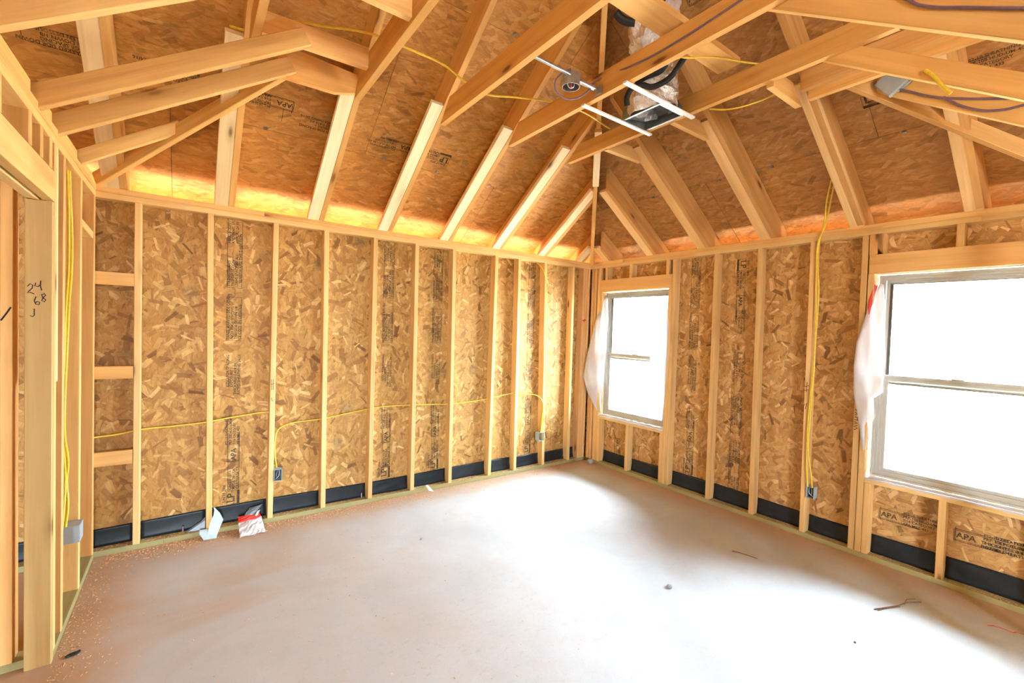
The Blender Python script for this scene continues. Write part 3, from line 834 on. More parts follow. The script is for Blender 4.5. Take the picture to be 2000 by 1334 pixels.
# near slope boards, going down towards the near wall
for (x, z0, w, y0) in ((-2.615, 3.085, 0.14, -2.90), (-2.000, 3.092, 0.165, -2.954), (-1.395, 3.087, 0.089, -2.958), (-0.860, 3.10, 0.100, -2.99), (-0.25, 2.68, 0.089, -3.60)):
    k = 0.675
    y1 = D_F; z1 = z0 - k * (y0 - y1); up = Vector((0, k, 1)).normalized()
    off = Vector((0, 0, 1)) * 0
    a = Vector((x + SP / 2, y0, z0)); b = Vector((x + SP / 2, y1, z1))
    n = Vector((0, -k, 1)).normalized()
    lumber('sloping_joist', CE, a + n * w / 2, b + n * w / 2, n, w, SP, tone((1.05, 0.93, 0.70), 0.03))
# near hip board in the tray
n = Vector((0, 0, 1))
lumber('hip_joist', CE, (-0.95, -2.95, 3.14), (-0.02, -3.88, 2.50), (0, 0, 1), 0.085, SP, tone((1.05, 0.92, 0.75)))
# short joists between the last long joist and the right-hand rafters
for (y, x0, x1, zb) in ((-1.505, -1.40, -0.985, 3.055), (-2.105, -1.40, -0.97, 3.057), (-2.745, -1.40, -1.03, 3.035)):
    prism('jack_joist', CE, (0, y + SP, 0), (1, 0, 0), (0, 0, 1), [(x0, zb), (x1, zb), (x1 - 0.13, zb + 0.10), (x0, zb + 0.10)], SP, M_WOOD, tone((1.05, 0.92, 0.72), 0.03))
# doubled short joist by the near hip
block('ceiling_joist', CE, -1.06, -1.022, -3.55, -2.79, 3.05, 3.139, M_WOOD, tone((1.08, 0.96, 0.72)))
block('ceiling_joist', CE, -1.10, -1.062, -3.75, -2.76, 3.10, 3.215, M_WOOD, tone((0.95, 0.80, 0.60)))
# strongback lying over the joists
block('strongback', CE, -2.95, -1.47, -2.585, -2.445, 3.205, 3.243, M_WOOD, tone((1.0, 0.84, 0.60)))

# left side of the tray: boards rising from the left wall
def riseC(y, x1, z0, z1, w, x0=W_C, tint=YEL):
    """camera-side face at y"""
    a = Vector((x0, y + SP / 2, z0)); b = Vector((x1, y + SP / 2, z1))
    d = (b - a).normalized(); n = Vector((-d.z, 0, d.x))
    m = a + n * w / 2, b + n * w / 2
    return lumber('sloping_joist', CE, m[0], m[1], n, w, SP, tone(tint, 0.03))
riseC(-1.05, -3.57, 2.445, 3.085, SD, tint=(1.02, 0.92, 0.72))
riseC(-1.385, -3.555, 2.440, 3.085, SD, tint=(0.98, 0.84, 0.62))
riseC(-1.96, -3.60, 2.455, 3.085, 0.13, tint=(1.05, 0.95, 0.78))
riseC(-2.58, -3.60, 2.455, 3.085, SD)
riseC(-0.46, -4.10, 2.480, 2.79, SD * 0.8, tint=(1.15, 1.1, 0.9))
lumber('hip_joist', CE, (-4.562, -0.02, 2.50), (-3.62, -0.962, 3.115), (0, 0, 1), 0.085, SP, tone((1.10, 0.98, 0.70)))
# x-direction ties on the left
prism('ceiling_joist', CE, (0, -1.30, 0), (1, 0, 0), (0, 0, 1), [(-3.780, 3.085), (-3.240, 3.10), (-3.240, 3.215), (-3.780, 3.20)], SP, M_WOOD, tone((1.18, 1.05, 0.86), 0.02))
prism('ceiling_joist', CE, (0, -0.985, 0), (1, 0, 0), (0, 0, 1), [(-3.66, 3.05), (-3.34, 3.055), (-3.185, 3.10), (-3.165, 3.205), (-3.66, 3.235)], SP, M_WOOD, tone((1.08, 0.90, 0.64), 0.02))
prism('ceiling_joist', CE, (0, -1.93, 0), (1, 0, 0), (0, 0, 1), [(-3.70, 3.05), (-3.24, 3.05), (-3.24, 3.17), (-3.70, 3.17)], SP, M_WOOD, tone((1.15, 1.05, 0.86), 0.02))
block('nailer', CE, -4.80, -4.66, -1.30, -1.20, 2.468, 2.62, M_WOOD, tone((0.8, 0.95, 0.8)))

# panel clips in the roof seams
for (x, d) in ((-3.65, 0.405), (-2.81, 0.405), (-2.34, 0.405), (-1.80, 0.405), (-2.27, 1.415), (-2.9, 1.415)):
    z = ZS + SLOPE * d
    block('panel_clip', CE, x - 0.012, x + 0.012, -d - 0.016, -d + 0.016, z - 0.008, z + 0.002, M_STEEL)
for (y, d) in ((-1.19, 0.39), (-1.86, 0.39), (-2.29, 0.39), (-3.09, 0.39)):
    z = ZS + SLOPE * d
    block('panel_clip', CE, -d - 0.016, -d + 0.016, y - 0.012, y + 0.012, z - 0.008, z + 0.002, M_STEEL)

# ================================================================== STAMPS
for (pi, x, sd) in ((2, -3.735, 1), (3, -2.510, 2), (3, -2.005, 3), (4, -1.20 - 0.40, 4), (4, -0.815, 5)):
    # reading upwards, letter tops to the left (-x)
    if pi == 4 and x < -1.0: continue
    stamp(panA[pi] if x > -1.906 or pi != 4 else panA[4], (x, SD, 0.175), (0, 0, 1), (-1, 0, 0), sd, start=0.0)
# right wall: U down, V = ? (U x V must face the room, -x)
stamp(pB['m1'], (SD, -1.43, 0.19), (0, 0, 1), (0, 1, 0), 6, L=2.24)
stamp(pB['m2'], (SD, -1.80, 2.33), (0, 0, -1), (0, -1, 0), 7, L=2.24)
stamp(pB['u2'], (SD, -2.94, 0.30), (0, -1, 0), (0, 0, 1), 8, L=0.85, start=0.33)
stamp(pB['u2'], (SD, -3.34, 0.30), (0, -1, 0), (0, 0, 1), 9, L=0.75, start=0.33)
stamp(pB['u1'], (SD, -0.40, 0.36), (0, 0, -1), (0, -1, 0), 10, L=0.5, start=0.33)
# roof stamps: upside down lettering on the back slope, LP at the right-hand end
vA = Vector((0, -cosr, SLOPE * cosr)); vB = Vector((-cosr, 0, SLOPE * cosr))
def onA(x, d): return Vector((x, -d, ZS + SLOPE * d))
def onB(y, d): return Vector((-d, y, ZS + SLOPE * d))
cand = roofA.get((1, 0)) or list(roofA.values())[0]
stamp(cand, onA(-2.28, 0.56), (-1, 0, 0), -vA, 11, n=0.0012, L=1.3)
cand2 = roofA.get((1, 1)) or cand
stamp(cand2, onA(-3.50, 0.62), (-1, 0, 0), -vA, 12, n=0.0012, L=1.7, start=0.33)
stamp(roofB.get((1, 1), cand), onB(-2.93, 0.60), (0, -1, 0), vB, 13, L=1.7)
stamp(roofB.get((2, 1), cand), onB(-2.25, 1.20 + 0.3), (0, -1, 0), vB, 14, L=1.7, start=0.33)

# handwriting on the door trimmer and marks on the studs
TU, TV = (1, 0, 0), (0, 0, 1)     # faces -y
two = [(0.0, 0.075), (0.012, 0.092), (0.024, 0.085), (0.020, 0.065), (0.006, 0.045), (0.0, 0.035), (0.012, 0.040), (0.030, 0.030)]
four = [[(0.036, 0.10), (0.032, 0.080), (0.046, 0.078), (0.056, 0.088)], [(0.058, 0.115), (0.056, 0.085), (0.062, 0.055)]]
six = [(0.038, 0.015), (0.030, -0.010), (0.036, -0.032), (0.050, -0.035), (0.054, -0.020), (0.042, -0.014), (0.036, -0.024)]
eight = [(0.075, 0.035), (0.062, 0.030), (0.066, 0.012), (0.080, -0.002), (0.074, -0.016), (0.062, -0.008), (0.070, 0.012), (0.080, 0.026), (0.072, 0.037)]
tick = [(0.030, -0.060), (0.030, -0.100), (0.024, -0.110), (0.012, -0.104)]
strokes('pencil_mark', post, [[(u * 0.72, v * 0.72) for u, v in l] for l in [two] + four + [six, eight, tick]], M_MARK, (W_C - SD + 0.010, -1.131, 1.68), TU, TV, 0.0034)
strokes('marker_tick', sp_st, [[(0.0, 0.0), (0.018, 0.035), (0.03, 0.06)]], M_MARK, (-4.735, -1.1005, 1.58), TU, TV, 0.006)
strokes('pencil_mark', stud_objs[1], [[(0.0, 0.0), (0.0, 0.085)], [(0.012, 0.0), (0.012, 0.085)], [(-0.005, 0.045), (0.018, 0.05)], [(0.0, -0.06), (0.006, -0.09), (0.018, -0.08)]], M_MARK, (-3.530, -0.0005, 1.07), (1, 0, 0), (0, 0, 1), 0.003)
strokes('red_mark', corner_studs[0], [[(-0.02, 0.0), (0.045, 0.004)], [(0.0, -0.012), (0.03, 0.014)], [(0.012, 0.018), (0.016, -0.018)]], M_CRAYON, (-0.108, -0.0008, 1.75), (1, 0, 0), (0, 0, 1), 0.012)
strokes('pencil_mark', k2, [[(0, 0.0), (0.02, 0.012), (0.0, 0.024), (0.02, 0.036)], [(0, 0.045), (0.02, 0.05), (0.0, 0.06)], [(0, 0.075), (0.02, 0.075), (0.02, 0.095), (0, 0.095)], [(0.0, 0.11), (0.024, 0.12), (0.0, 0.13)], [(0, 0.15), (0.02, 0.15)], [(0.01, 0.14), (0.01, 0.18)]], M_MARK, (-0.0008, -2.79, 0.94), (0, -1, 0), (0, 0, 1), 0.005)
strokes('pencil_mark', k3, [[(0, 0), (0.03, 0.01)], [(0.0, 0.03), (0.03, 0.045)], [(0.012, -0.01), (0.016, 0.07)], [(0.0, -0.12), (0.02, -0.10), (0.012, -0.15)]], M_MARK, (-0.0008, -2.445, 1.19), (0, -1, 0), (0, 0, 1), 0.004)

# ================================================================== WINDOWS
def window(name, ya, yb, z0, z1):
    w = structure(name, (SD, (ya + yb) / 2, (z0 + z1) / 2))
    x0, x1 = 0.075, 0.115
    fw = 0.035
    def ring(nm, y0, y1, a, b, fw, xa, xb, mat):
        # one mesh: rectangular ring with a small inner step
        vs, fs = [], []
        def rect(x, yy0, yy1, zz0, zz1): 
            k = len(vs); vs.extend([(x, yy0, zz0), (x, yy1, zz0), (x, yy1, zz1), (x, yy0, zz1)]); return k
        prof = [(xb, 0.0), (xa, 0.0), (xa, fw * 0.45), (xa + 0.010, fw * 0.5), (xa + 0.010, fw), (xb, fw)]
        ks = [rect(x, y0 - ins, y1 + ins, a + ins, b - ins) for x, ins in prof]
        for i in range(len(ks)):
            k, l = ks[i], ks[(i + 1) % len(ks)]
            for j in range(4):
                fs.append((k + j, k + (j + 1) % 4, l + (j + 1) % 4, l + j))
        vs2 = [(v[0] - w.location.x, v[1] - w.location.y, v[2] - w.location.z) for v in vs]
        me = mesh_from(nm, vs2, fs, mat)
        bm = bmesh.new(); bm.from_mesh(me); bmesh.ops.recalc_face_normals(bm, faces=bm.faces); bm.to_mesh(me); bm.free()
        return put(nm, me, w)
    ring('frame', ya - 0.008, yb + 0.008, z0 + 0.008, z1 - 0.008, 0.036, x0, 0.130, M_FRAME)
    zm = z0 + (z1 - z0) * 0.497
    a, b = ya - 0.046, yb + 0.046
    sl = ring('lower_sash', a, b, z0 + 0.038, zm + 0.018, 0.040, x0 + 0.008, x0 + 0.030, M_FRAME)
    su = ring('upper_sash', a, b, zm - 0.050, z1 - 0.040, 0.036, x0 + 0.033, x0 + 0.052, M_FRAME)
    for nm, par, x, g0, g1 in (('glass_pane', sl, x0 + 0.020, z0 + 0.07, zm - 0.018), ('glass_pane', su, x0 + 0.043, zm - 0.018, z1 - 0.070)):
        y0_, y1_ = a - 0.018, b + 0.018
        lx, ly, lz = w.location
        me = mesh_from(nm, [(xx - lx, yy - ly, zz - lz) for xx in (x, x + 0.003) for yy, zz in ((y0_, g0), (y1_, g0), (y1_, g1), (y0_, g1))],
                       [(0, 1, 2, 3), (7, 6, 5, 4), (0, 4, 5, 1), (1, 5, 6, 2), (2, 6, 7, 3), (3, 7, 4, 0)], M_GLASS)
        put(nm, me, par)
    # sash lock on the meeting rail
    block('sash_lock', w, x0 - 0.004, x0 + 0.014, (ya + yb) / 2 - 0.03, (ya + yb) / 2 + 0.03, zm + 0.016, zm + 0.026, M_FRAME, along=1)
    return w
window('window_1', W1a, W1b, ZS0, ZH0)
window('window_2', W2a, W2b, ZS0, ZH0)

# white wrap folded over the sill and hanging flaps
def sheet(name, label, cat, outline_rows, mat, group=None, ripple=0.008, seed=0, thick=0.0012):
    """rows: list of (z, yL, xL, yR, xR): a hanging sheet lofted between two edges"""
    r = random.Random(seed); n = 10; vs, fs = [], []
    z_mid = sum(q[0] for q in outline_rows) / len(outline_rows)
    loc = Vector((outline_rows[0][2], outline_rows[0][1], z_mid))
    rows2 = []
    for i in range(len(outline_rows) - 1):
        a, b = outline_rows[i], outline_rows[i + 1]
        for k in range(4):
            t = k / 4; rows2.append([a[j] + (b[j] - a[j]) * t for j in range(5)])
    rows2.append(list(outline_rows[-1]))
    for i, (z, yl, xl, yr, xr) in enumerate(rows2):
        for j in range(n + 1):
            t = j / n
            bulge = math.sin(PI * t) * 0.02
            x = xl + (xr - xl) * t - bulge + ripple * math.sin(7 * t + 3.1 * z * 4 + seed) * math.sin(PI * t)
            y = yl + (yr - yl) * t
            vs.append((x - loc.x, y - loc.y, z - loc.z + 0.004 * math.sin(9 * t + seed)))
    for i in range(len(rows2) - 1):
        for j in range(n):
            k = i * (n + 1) + j; fs.append((k, k + 1, k + n + 2, k + n + 1))
    me = mesh_from(name, vs, fs, mat)
    for p in me.polygons: p.use_smooth = True
    o = put(name, me); o.location = loc
    md = o.modifiers.new('s', 'SOLIDIFY'); md.thickness = thick
    tag(o, label, cat, group)
    return o
# flaps: (z, y_left, x_left, y_right, x_right); left = towards the corner
sheet('house_wrap_flap', 'white house wrap flap bulging inward at the corner side of the smaller window', 'wrap flap',
      [(2.06, -0.215, 0.055, -0.235, 0.060), (1.75, -0.130, -0.030, -0.262, 0.045), (1.35, -0.070, -0.085, -0.262, 0.030),
       (1.05, -0.030, -0.110, -0.262, 0.010), (0.85, -0.075, -0.060, -0.215, 0.040), (0.68, -0.160, -0.010, -0.200, 0.050), (0.63, -0.190, 0.02, -0.198, 0.055)], M_WRAP, 'house wrap flaps at the windows', seed=1)
sheet('house_wrap_flap', 'white house wrap flap across the far jamb of the smaller window', 'wrap flap',
      [(2.08, -1.105, 0.050, -1.118, 0.060), (1.70, -1.085, 0.030, -1.150, -0.006), (1.38, -0.900, 0.045, -1.150, -0.010),
       (1.15, -0.880, 0.050, -1.145, -0.010), (0.98, -0.985, 0.045, -1.135, -0.006), (0.80, -1.060, 0.04, -1.118, 0.0), (0.70, -1.095, 0.03, -1.115, 0.0)], M_WRAP, 'house wrap flaps at the windows', seed=2)
sheet('house_wrap_flap', 'white house wrap flap with ragged lower edge at the wider window', 'wrap flap',
      [(2.03, -2.885, 0.050, -2.905, 0.060), (1.85, -2.840, -0.010, -2.925, 0.050), (1.60, -2.795, -0.060, -2.935, 0.040),
       (1.42, -2.790, -0.075, -2.945, 0.030), (1.24, -2.795, -0.070, -2.940, 0.035), (1.19, -2.800, -0.065, -2.890, 0.03), (1.05, -2.820, -0.040, -2.900, 0.035), (0.98, -2.830, -0.030, -2.870, 0.04), (0.80, -2.850, -0.010, -2.866, 0.05)], M_WRAP, 'house wrap flaps at the windows', seed=3)
sheet('wrap_print_strip', 'red printed strip of house wrap beside the top corner of the wider window', 'wrap strip',
      [(2.02, -2.860, 0.010, -2.872, 0.050), (1.90, -2.838, -0.004, -2.868, 0.030), (1.72, -2.830, -0.008, -2.862, 0.020), (1.66, -2.830, -0.008, -2.845, 0.0)], M_PINK, None, 0.002, 4)
for (ya, yb, lab) in ((W1a, W1b, 'white house wrap strip lining the sill of the smaller window'), (W2a, W2b, 'white house wrap strip lining the sill of the wider window')):
    vs = []; n = 24
    for i in range(n + 1):
        y = ya + (yb - ya) * i / n
        for (x, z) in ((0.074, ZS0 + 0.008), (0.03, ZS0 + 0.002), (-0.002, ZS0 + 0.002), (-0.004, ZS0 - 0.010 - 0.004 * math.sin(i * 1.7))):
            vs.append((x, y - ya, z - ZS0 + 0.001 * math.sin(i * 2.3)))
    fs = [(i * 4 + j, i * 4 + j + 1, i * 4 + j + 5, i * 4 + j + 4) for i in range(n) for j in range(3)]
    o = put('wrap_sill_strip', mesh_from('wrap_sill_strip', vs, fs, M_WRAP)); o.location = (0, ya, ZS0)
    md = o.modifiers.new('s', 'SOLIDIFY'); md.thickness = 0.0008
    tag(o, lab, 'wrap strip')

# ================================================================== THINGS
def thing(name, label, cat, loc, group=None):
    return tag(empty(name, loc), label, cat, group)
def loc_block(name, p, x0, x1, y0, y1, z0, z1, mat, tint=None):
    return block(name, p, x0, x1, y0, y1, z0, z1, mat, tint)
def open_box(name, parent, cx, cy, cz, w, h, d, nrm, mat, t=0.003):
    """device box open towards the room. nrm: 'y' (opening to -y), 'x' (opening to -x)"""
    vs, fs = [], []
    def add(u0, u1, v0, v1, w0, w1):
        k = len(vs)
        for a in (u0, u1):
            for b in (v0, v1):
                for c in (w0, w1):
                    vs.append((cx + a, cy + c, cz + b) if nrm == 'y' else (cx + c, cy + a, cz + b))
        fs.extend([(k, k + 1, k + 3, k + 2), (k + 4, k + 6, k + 7, k + 5), (k, k + 4, k + 5, k + 1), (k + 2, k + 3, k + 7, k + 6), (k, k + 2, k + 6, k + 4), (k + 1, k + 5, k + 7, k + 3)])
    a, b = w / 2, h / 2
    add(-a, -a + t, -b, b, 0, d); add(a - t, a, -b, b, 0, d); add(-a + t, a - t, -b, -b + t, 0, d); add(-a + t, a - t, b - t, b, 0, d); add(-a + t, a - t, -b + t, b - t, d - t, d)
    L = Vector(parent.location)
    vs = [(v[0] - L.x, v[1] - L.y, v[2] - L.z) for v in vs]
    me = mesh_from(name, vs, fs, mat)
    bm = bmesh.new(); bm.from_mesh(me); bmesh.ops.recalc_face_normals(bm, faces=bm.faces); bm.to_mesh(me); bm.free()
    return put(name, me, parent)
# outlet boxes
def outlet(x, y, z, nrm, label):
    t = thing('outlet_box', label, 'outlet box', (x, y, z - 0.05), 'open wiring boxes on the studs')
    open_box('box_shell', t, x, y, z, 0.057, 0.095, 0.065, nrm, M_GREY)
    if nrm == 'y':
        block('box_back', t, x - 0.024, x + 0.024, y + 0.058, y + 0.061, z - 0.043, z + 0.043, M_DARK)
        W = [[(x + 0.015, y + 0.05, z + 0.045), (x - 0.01, y + 0.01, z + 0.01), (x - 0.004, y + 0.02, z - 0.03)], [(x + 0.012, y + 0.05, z + 0.045), (x + 0.008, y + 0.008, z - 0.002), (x - 0.012, y + 0.02, z - 0.034)]]
    else:
        block('box_back', t, x + 0.058, x + 0.061, y - 0.024, y + 0.024, z - 0.043, z + 0.043, M_DARK)
        W = [[(x + 0.05, y + 0.015, z + 0.045), (x + 0.01, y - 0.01, z + 0.01), (x + 0.02, y - 0.004, z - 0.03)], [(x + 0.05, y + 0.012, z + 0.045), (x + 0.008, y + 0.008, z - 0.002), (x + 0.02, y - 0.016, z - 0.034)]]
    t2 = tube('bare_wires', t, W[0], 0.0022, M_STEEL); t3 = tube('bare_wires', t, W[1], 0.0022, M_WHITE)
    return t
outlet(-3.474, -0.012, 0.380, 'y', 'open grey outlet box on a back wall stud near the red bag')
outlet(-0.012, -2.522, 0.378, 'x', 'open grey outlet box low on the window wall between the windows')
t = thing('outlet_box', 'pale grey outlet box on the back wall stud nearest the corner window', 'outlet box', (-0.755, -0.02, 0.33), 'open wiring boxes on the studs')
open_box('box_shell', t, -0.735, -0.02, 0.378, 0.075, 0.10, 0.07, 'y', M_GREY)
block('box_back', t, -0.766, -0.704, 0.043, 0.046, 0.335, 0.421, M_DARK)
# switch box on the left wall
t = thing('wiring_box', 'grey plastic wiring box on the left wall between studs', 'wiring box', (W_C - 0.03, -0.51, 0.35))
b_ = open_box('box_shell', t, W_C - 0.055, -0.56, 0.40, 0.10, 0.095, 0.075, 'x', M_GREY)
b_.data.transform(Matrix.Translation((0, 0, 0)))
block('box_face', t, W_C - 0.078, W_C + 0.004, -0.511 - 0.004, -0.511 - 0.001, 0.352, 0.448, M_GREY)

# cables
def cable(label, strands, r=0.0042, mat=M_YEL, name='wiring_cable', group=None):
    cen = strands[0][0]
    t = tubes_mesh(name, None, [[tuple(Vector(p) - Vector(cen)) for p in s] for s in strands], r, mat)
    t.location = cen
    tag(t, label, 'cable', group)
    return t
CY = 0.045
cable('yellow cable running through the back wall studs at mid height on the left', [[(-4.72, -0.25, 0.80), (-4.60, 0.00, 0.805), (-4.45, CY, 0.81), (-4.35, CY, 0.828), (-4.14, CY, 0.835), (-3.956, CY, 0.846), (-3.75, CY, 0.872), (-3.55, CY, 0.888), (-3.51, CY, 0.885)]], 0.0055)
cable('yellow cable dropping into the outlet box near the red bag', [[(-3.478, 0.03, 0.43), (-3.490, 0.025, 0.52), (-3.492, 0.03, 0.66), (-3.47, 0.035, 0.74), (-3.40, CY, 0.775), (-3.25, CY, 0.79), (-3.134, CY, 0.793)]], 0.0045)
cable('yellow cable sagging through the middle studs of the back wall', [[(-3.12, CY, 0.795), (-2.92, CY, 0.825), (-2.70, CY, 0.853), (-2.5, CY, 0.86), (-2.32, CY, 0.855), (-2.1, CY, 0.845), (-1.92, CY, 0.835), (-1.7, CY, 0.84), (-1.43, CY, 0.862), (-1.25, CY, 0.885), (-1.10, CY, 0.905)]], 0.0045)
cable('yellow cable hanging from the back top plate down to the corner outlet box', [[(-0.86, 0.05, 2.40), (-0.80, 0.0, 2.33), (-0.735, -0.012, 2.15), (-0.712, -0.014, 1.9), (-0.705, -0.012, 1.4), (-0.705, -0.012, 0.95), (-0.715, -0.012, 0.60), (-0.735, -0.01, 0.43)], [(-1.04, CY, 0.865), (-0.92, 0.03, 0.875), (-0.80, 0.0, 0.855), (-0.735, -0.012, 0.79), (-0.73, -0.012, 0.60), (-0.745, -0.01, 0.43)]], 0.0045)
cable('pair of yellow cables down the window wall to the outlet box between the windows', [[(-0.32, -2.70, 2.80), (-0.16, -2.62, 2.66), (-0.03, -2.54, 2.49), (-0.015, -2.505, 2.40), (-0.012, -2.50, 2.2), (-0.012, -2.515, 2.0), (-0.012, -2.512, 1.7), (-0.012, -2.505, 1.4), (-0.012, -2.49, 1.1), (-0.012, -2.485, 0.8), (-0.012, -2.49, 0.6), (-0.012, -2.505, 0.42)],
      [(-0.34, -2.69, 2.81), (-0.18, -2.60, 2.66), (-0.03, -2.53, 2.48), (-0.02, -2.498, 2.38), (-0.014, -2.494, 2.1), (-0.014, -2.505, 1.8), (-0.014, -2.508, 1.4), (-0.014, -2.50, 1.0), (-0.014, -2.498, 0.7), (-0.014, -2.53, 0.5), (-0.01, -2.535, 0.42)]], 0.0052)
xc = W_C - 0.03
cable('bundle of yellow cables running down the left wall stud bay', [[(xc, -0.60, 2.40), (xc, -0.58, 2.27), (xc, -0.53, 2.05), (xc, -0.545, 1.83), (xc, -0.60, 1.66), (xc, -0.65, 1.38), (xc, -0.69, 1.17), (xc, -0.69, 0.98), (xc, -0.60, 0.80), (xc - 0.01, -0.57, 0.70), (xc, -0.60, 0.56), (xc - 0.01, -0.60, 0.44)],
      [(xc - 0.008, -0.61, 2.40), (xc - 0.006, -0.592, 2.27), (xc - 0.01, -0.545, 2.05), (xc - 0.01, -0.56, 1.83), (xc - 0.01, -0.612, 1.66), (xc - 0.008, -0.662, 1.38), (xc - 0.01, -0.70, 1.17), (xc - 0.01, -0.70, 0.98), (xc - 0.01, -0.63, 0.82), (xc - 0.01, -0.605, 0.72), (xc - 0.01, -0.63, 0.58), (xc - 0.02, -0.62, 0.44)]], 0.0065)
cable('yellow cable draped over the ceiling joists across the back slope', [[(-3.90, -1.00, 3.24), (-3.79, -1.08, 3.215), (-3.66, -1.27, 3.225), (-3.48, -1.36, 3.225), (-3.31, -1.44, 3.225), (-3.20, -1.48, 3.215), (-3.05, -1.50, 3.20), (-2.82, -1.48, 3.20), (-2.65, -1.42, 3.19), (-2.46, -1.37, 3.195), (-2.26, -1.46, 3.20), (-2.04, -1.54, 3.212), (-1.82, -1.60, 3.20), (-1.42, -1.54, 3.20)]], 0.0065)
cable('yellow cable crossing above the joists beside the vent boot', [[(-1.99, -2.36, 3.22), (-1.83, -2.45, 3.17), (-1.70, -2.52, 3.19), (-1.50, -2.60, 3.20), (-1.40, -2.66, 3.195)], [(-1.40, -2.36, 3.05), (-1.34, -2.46, 3.03), (-1.26, -2.60, 3.05), (-1.18, -2.68, 3.10), (-1.05, -2.78, 3.16)]], 0.005)
cable('cut stub of pale yellow cable poking below a sloping joist', [[(-1.404, -3.40, 2.83), (-1.402, -3.43, 2.79), (-1.395, -3.455, 2.745), (-1.385, -3.485, 2.70)]], 0.008)
cable('purple cable stapled along the joist that carries the light box', [[(-2.09, -1.98, 3.12), (-2.05, -2.0, 3.155), (-2.048, -2.28, 3.125), (-2.048, -2.45, 3.115), (-2.048, -2.64, 3.12), (-2.048, -2.89, 3.14), (-2.048, -3.05, 3.15)]], 0.0055, M_PURP)
cable('purple cable along the sloping joist at the top', [[(-2.006, -3.30, 2.98), (-2.006, -3.47, 2.835), (-2.006, -3.51, 2.79), (-2.006, -3.64, 2.71), (-2.006, -3.78, 2.63)]], 0.0055, M_PURP)
cable('purple cable loop hanging near the square junction box', [[(-0.87, -3.10, 3.06), (-0.87, -3.20, 3.0), (-0.868, -3.30, 2.93), (-0.868, -3.42, 2.87), (-0.868, -3.60, 2.80)], [(-0.87, -3.36, 2.90), (-0.87, -3.44, 2.82), (-0.87, -3.55, 2.76), (-0.87, -3.68, 2.75)]], 0.006, M_PURP)

# junction box on the sloping joist
t = thing('junction_box', 'square grey junction box on a sloping joist at upper right', 'junction box', (-0.88, -3.15, 3.04))
lumber('box_cover', t, (-0.885, -3.105, 3.105), (-0.885, -3.175, 3.015), (0, 0.75, 1), 0.10, 0.032, None, M_GREY)
lumber('box_rim', t, (-0.865, -3.165, 3.01), (-0.865, -3.235, 3.06), (0, 0.75, 1), 0.02, 0.02, None, M_STEEL)

# round light box on its hanger bar
t = thing('light_box', 'round metal light box on a hanger bar between two ceiling joists', 'light box', (-2.27, -2.03, 3.09))
def strut(name, parent, a, b, w, h, mat):
    return lumber(name, parent, a, b, (0, 0, 1), h, w, None, mat)
strut('hanger_bar', t, (-2.612, -2.035, 3.095), (-2.30, -2.03, 3.095), 0.020, 0.016, M_STEEL)
strut('hanger_bar', t, (-2.32, -2.012, 3.095), (-2.045, -2.012, 3.095), 0.026, 0.020, M_STEEL)
strut('mounting_tab', t, (-2.052, -2.045, 3.09), (-2.044, -1.985, 3.09), 0.012, 0.055, M_STEEL)
def can(name, parent, cx, cy, z0, z1, r, mat, closed_top=True, seg=20, r2=None):
    bm = bmesh.new(); L = Vector(parent.location); r2 = r2 or r
    rings = []
    for (z, rr) in ((z0, r), (z1, r2), (z1 - 0.003, r2 - 0.003), (z0, r - 0.003)):
        rings.append([bm.verts.new((cx - L.x + rr * math.cos(2 * PI * i / seg), cy - L.y + rr * math.sin(2 * PI * i / seg), z - L.z)) for i in range(seg)])
    for a, b in ((0, 1), (2, 3), (3, 0)):
        for i in range(seg): bm.faces.new((rings[a][i], rings[a][(i + 1) % seg], rings[b][(i + 1) % seg], rings[b][i]))
    if closed_top: bm.faces.new(rings[1]); bm.faces.new(list(reversed(rings[2])))
    me = bpy.data.meshes.new(name); bmesh.ops.recalc_face_normals(bm, faces=bm.faces); bm.to_mesh(me); bm.free(); me.materials.append(mat)
    return put(name, me, parent)
can('box_can', t, -2.26, -2.00, 3.045, 3.115, 0.052, M_STEEL, seg=16)
tube('loose_wires', t, [(-2.285, -2.0, 3.10), (-2.27, -1.99, 3.05), (-2.25, -2.0, 3.045), (-2.235, -2.005, 3.09)], 0.003, M_WHITE)
tube('loose_wires', t, [(-2.27, -2.02, 3.10), (-2.26, -2.0, 3.045), (-2.245, -1.985, 3.06), (-2.24, -1.98, 3.10)], 0.003, M_CRAYON)
tube('cable_loop', t, [(-2.30, -2.04, 3.12), (-2.335, -2.0, 3.10), (-2.34, -1.95, 3.06), (-2.28, -1.93, 3.02), (-2.18, -1.95, 3.025), (-2.11, -2.0, 3.08), (-2.09, -2.03, 3.12)], 0.0055, M_PURP)

# furring strips and vent
for (y, lab) in ((-1.900, 'white metal strip under the joists on the back side of the vent boot'), (-2.237, 'white metal strip under the joists on the near side of the vent boot')):
    o = block('furring_strip', None, -2.065, -1.385, y - 0.015, y + 0.015, 3.037, 3.049, M_WHITE)
    tag(o, lab, 'metal strip', 'white strips carrying the vent')
v_ = thing('vent_duct', 'foil wrapped flexible duct with metal register boot hanging between the joists', 'duct', (-1.58, -2.06, 3.06))
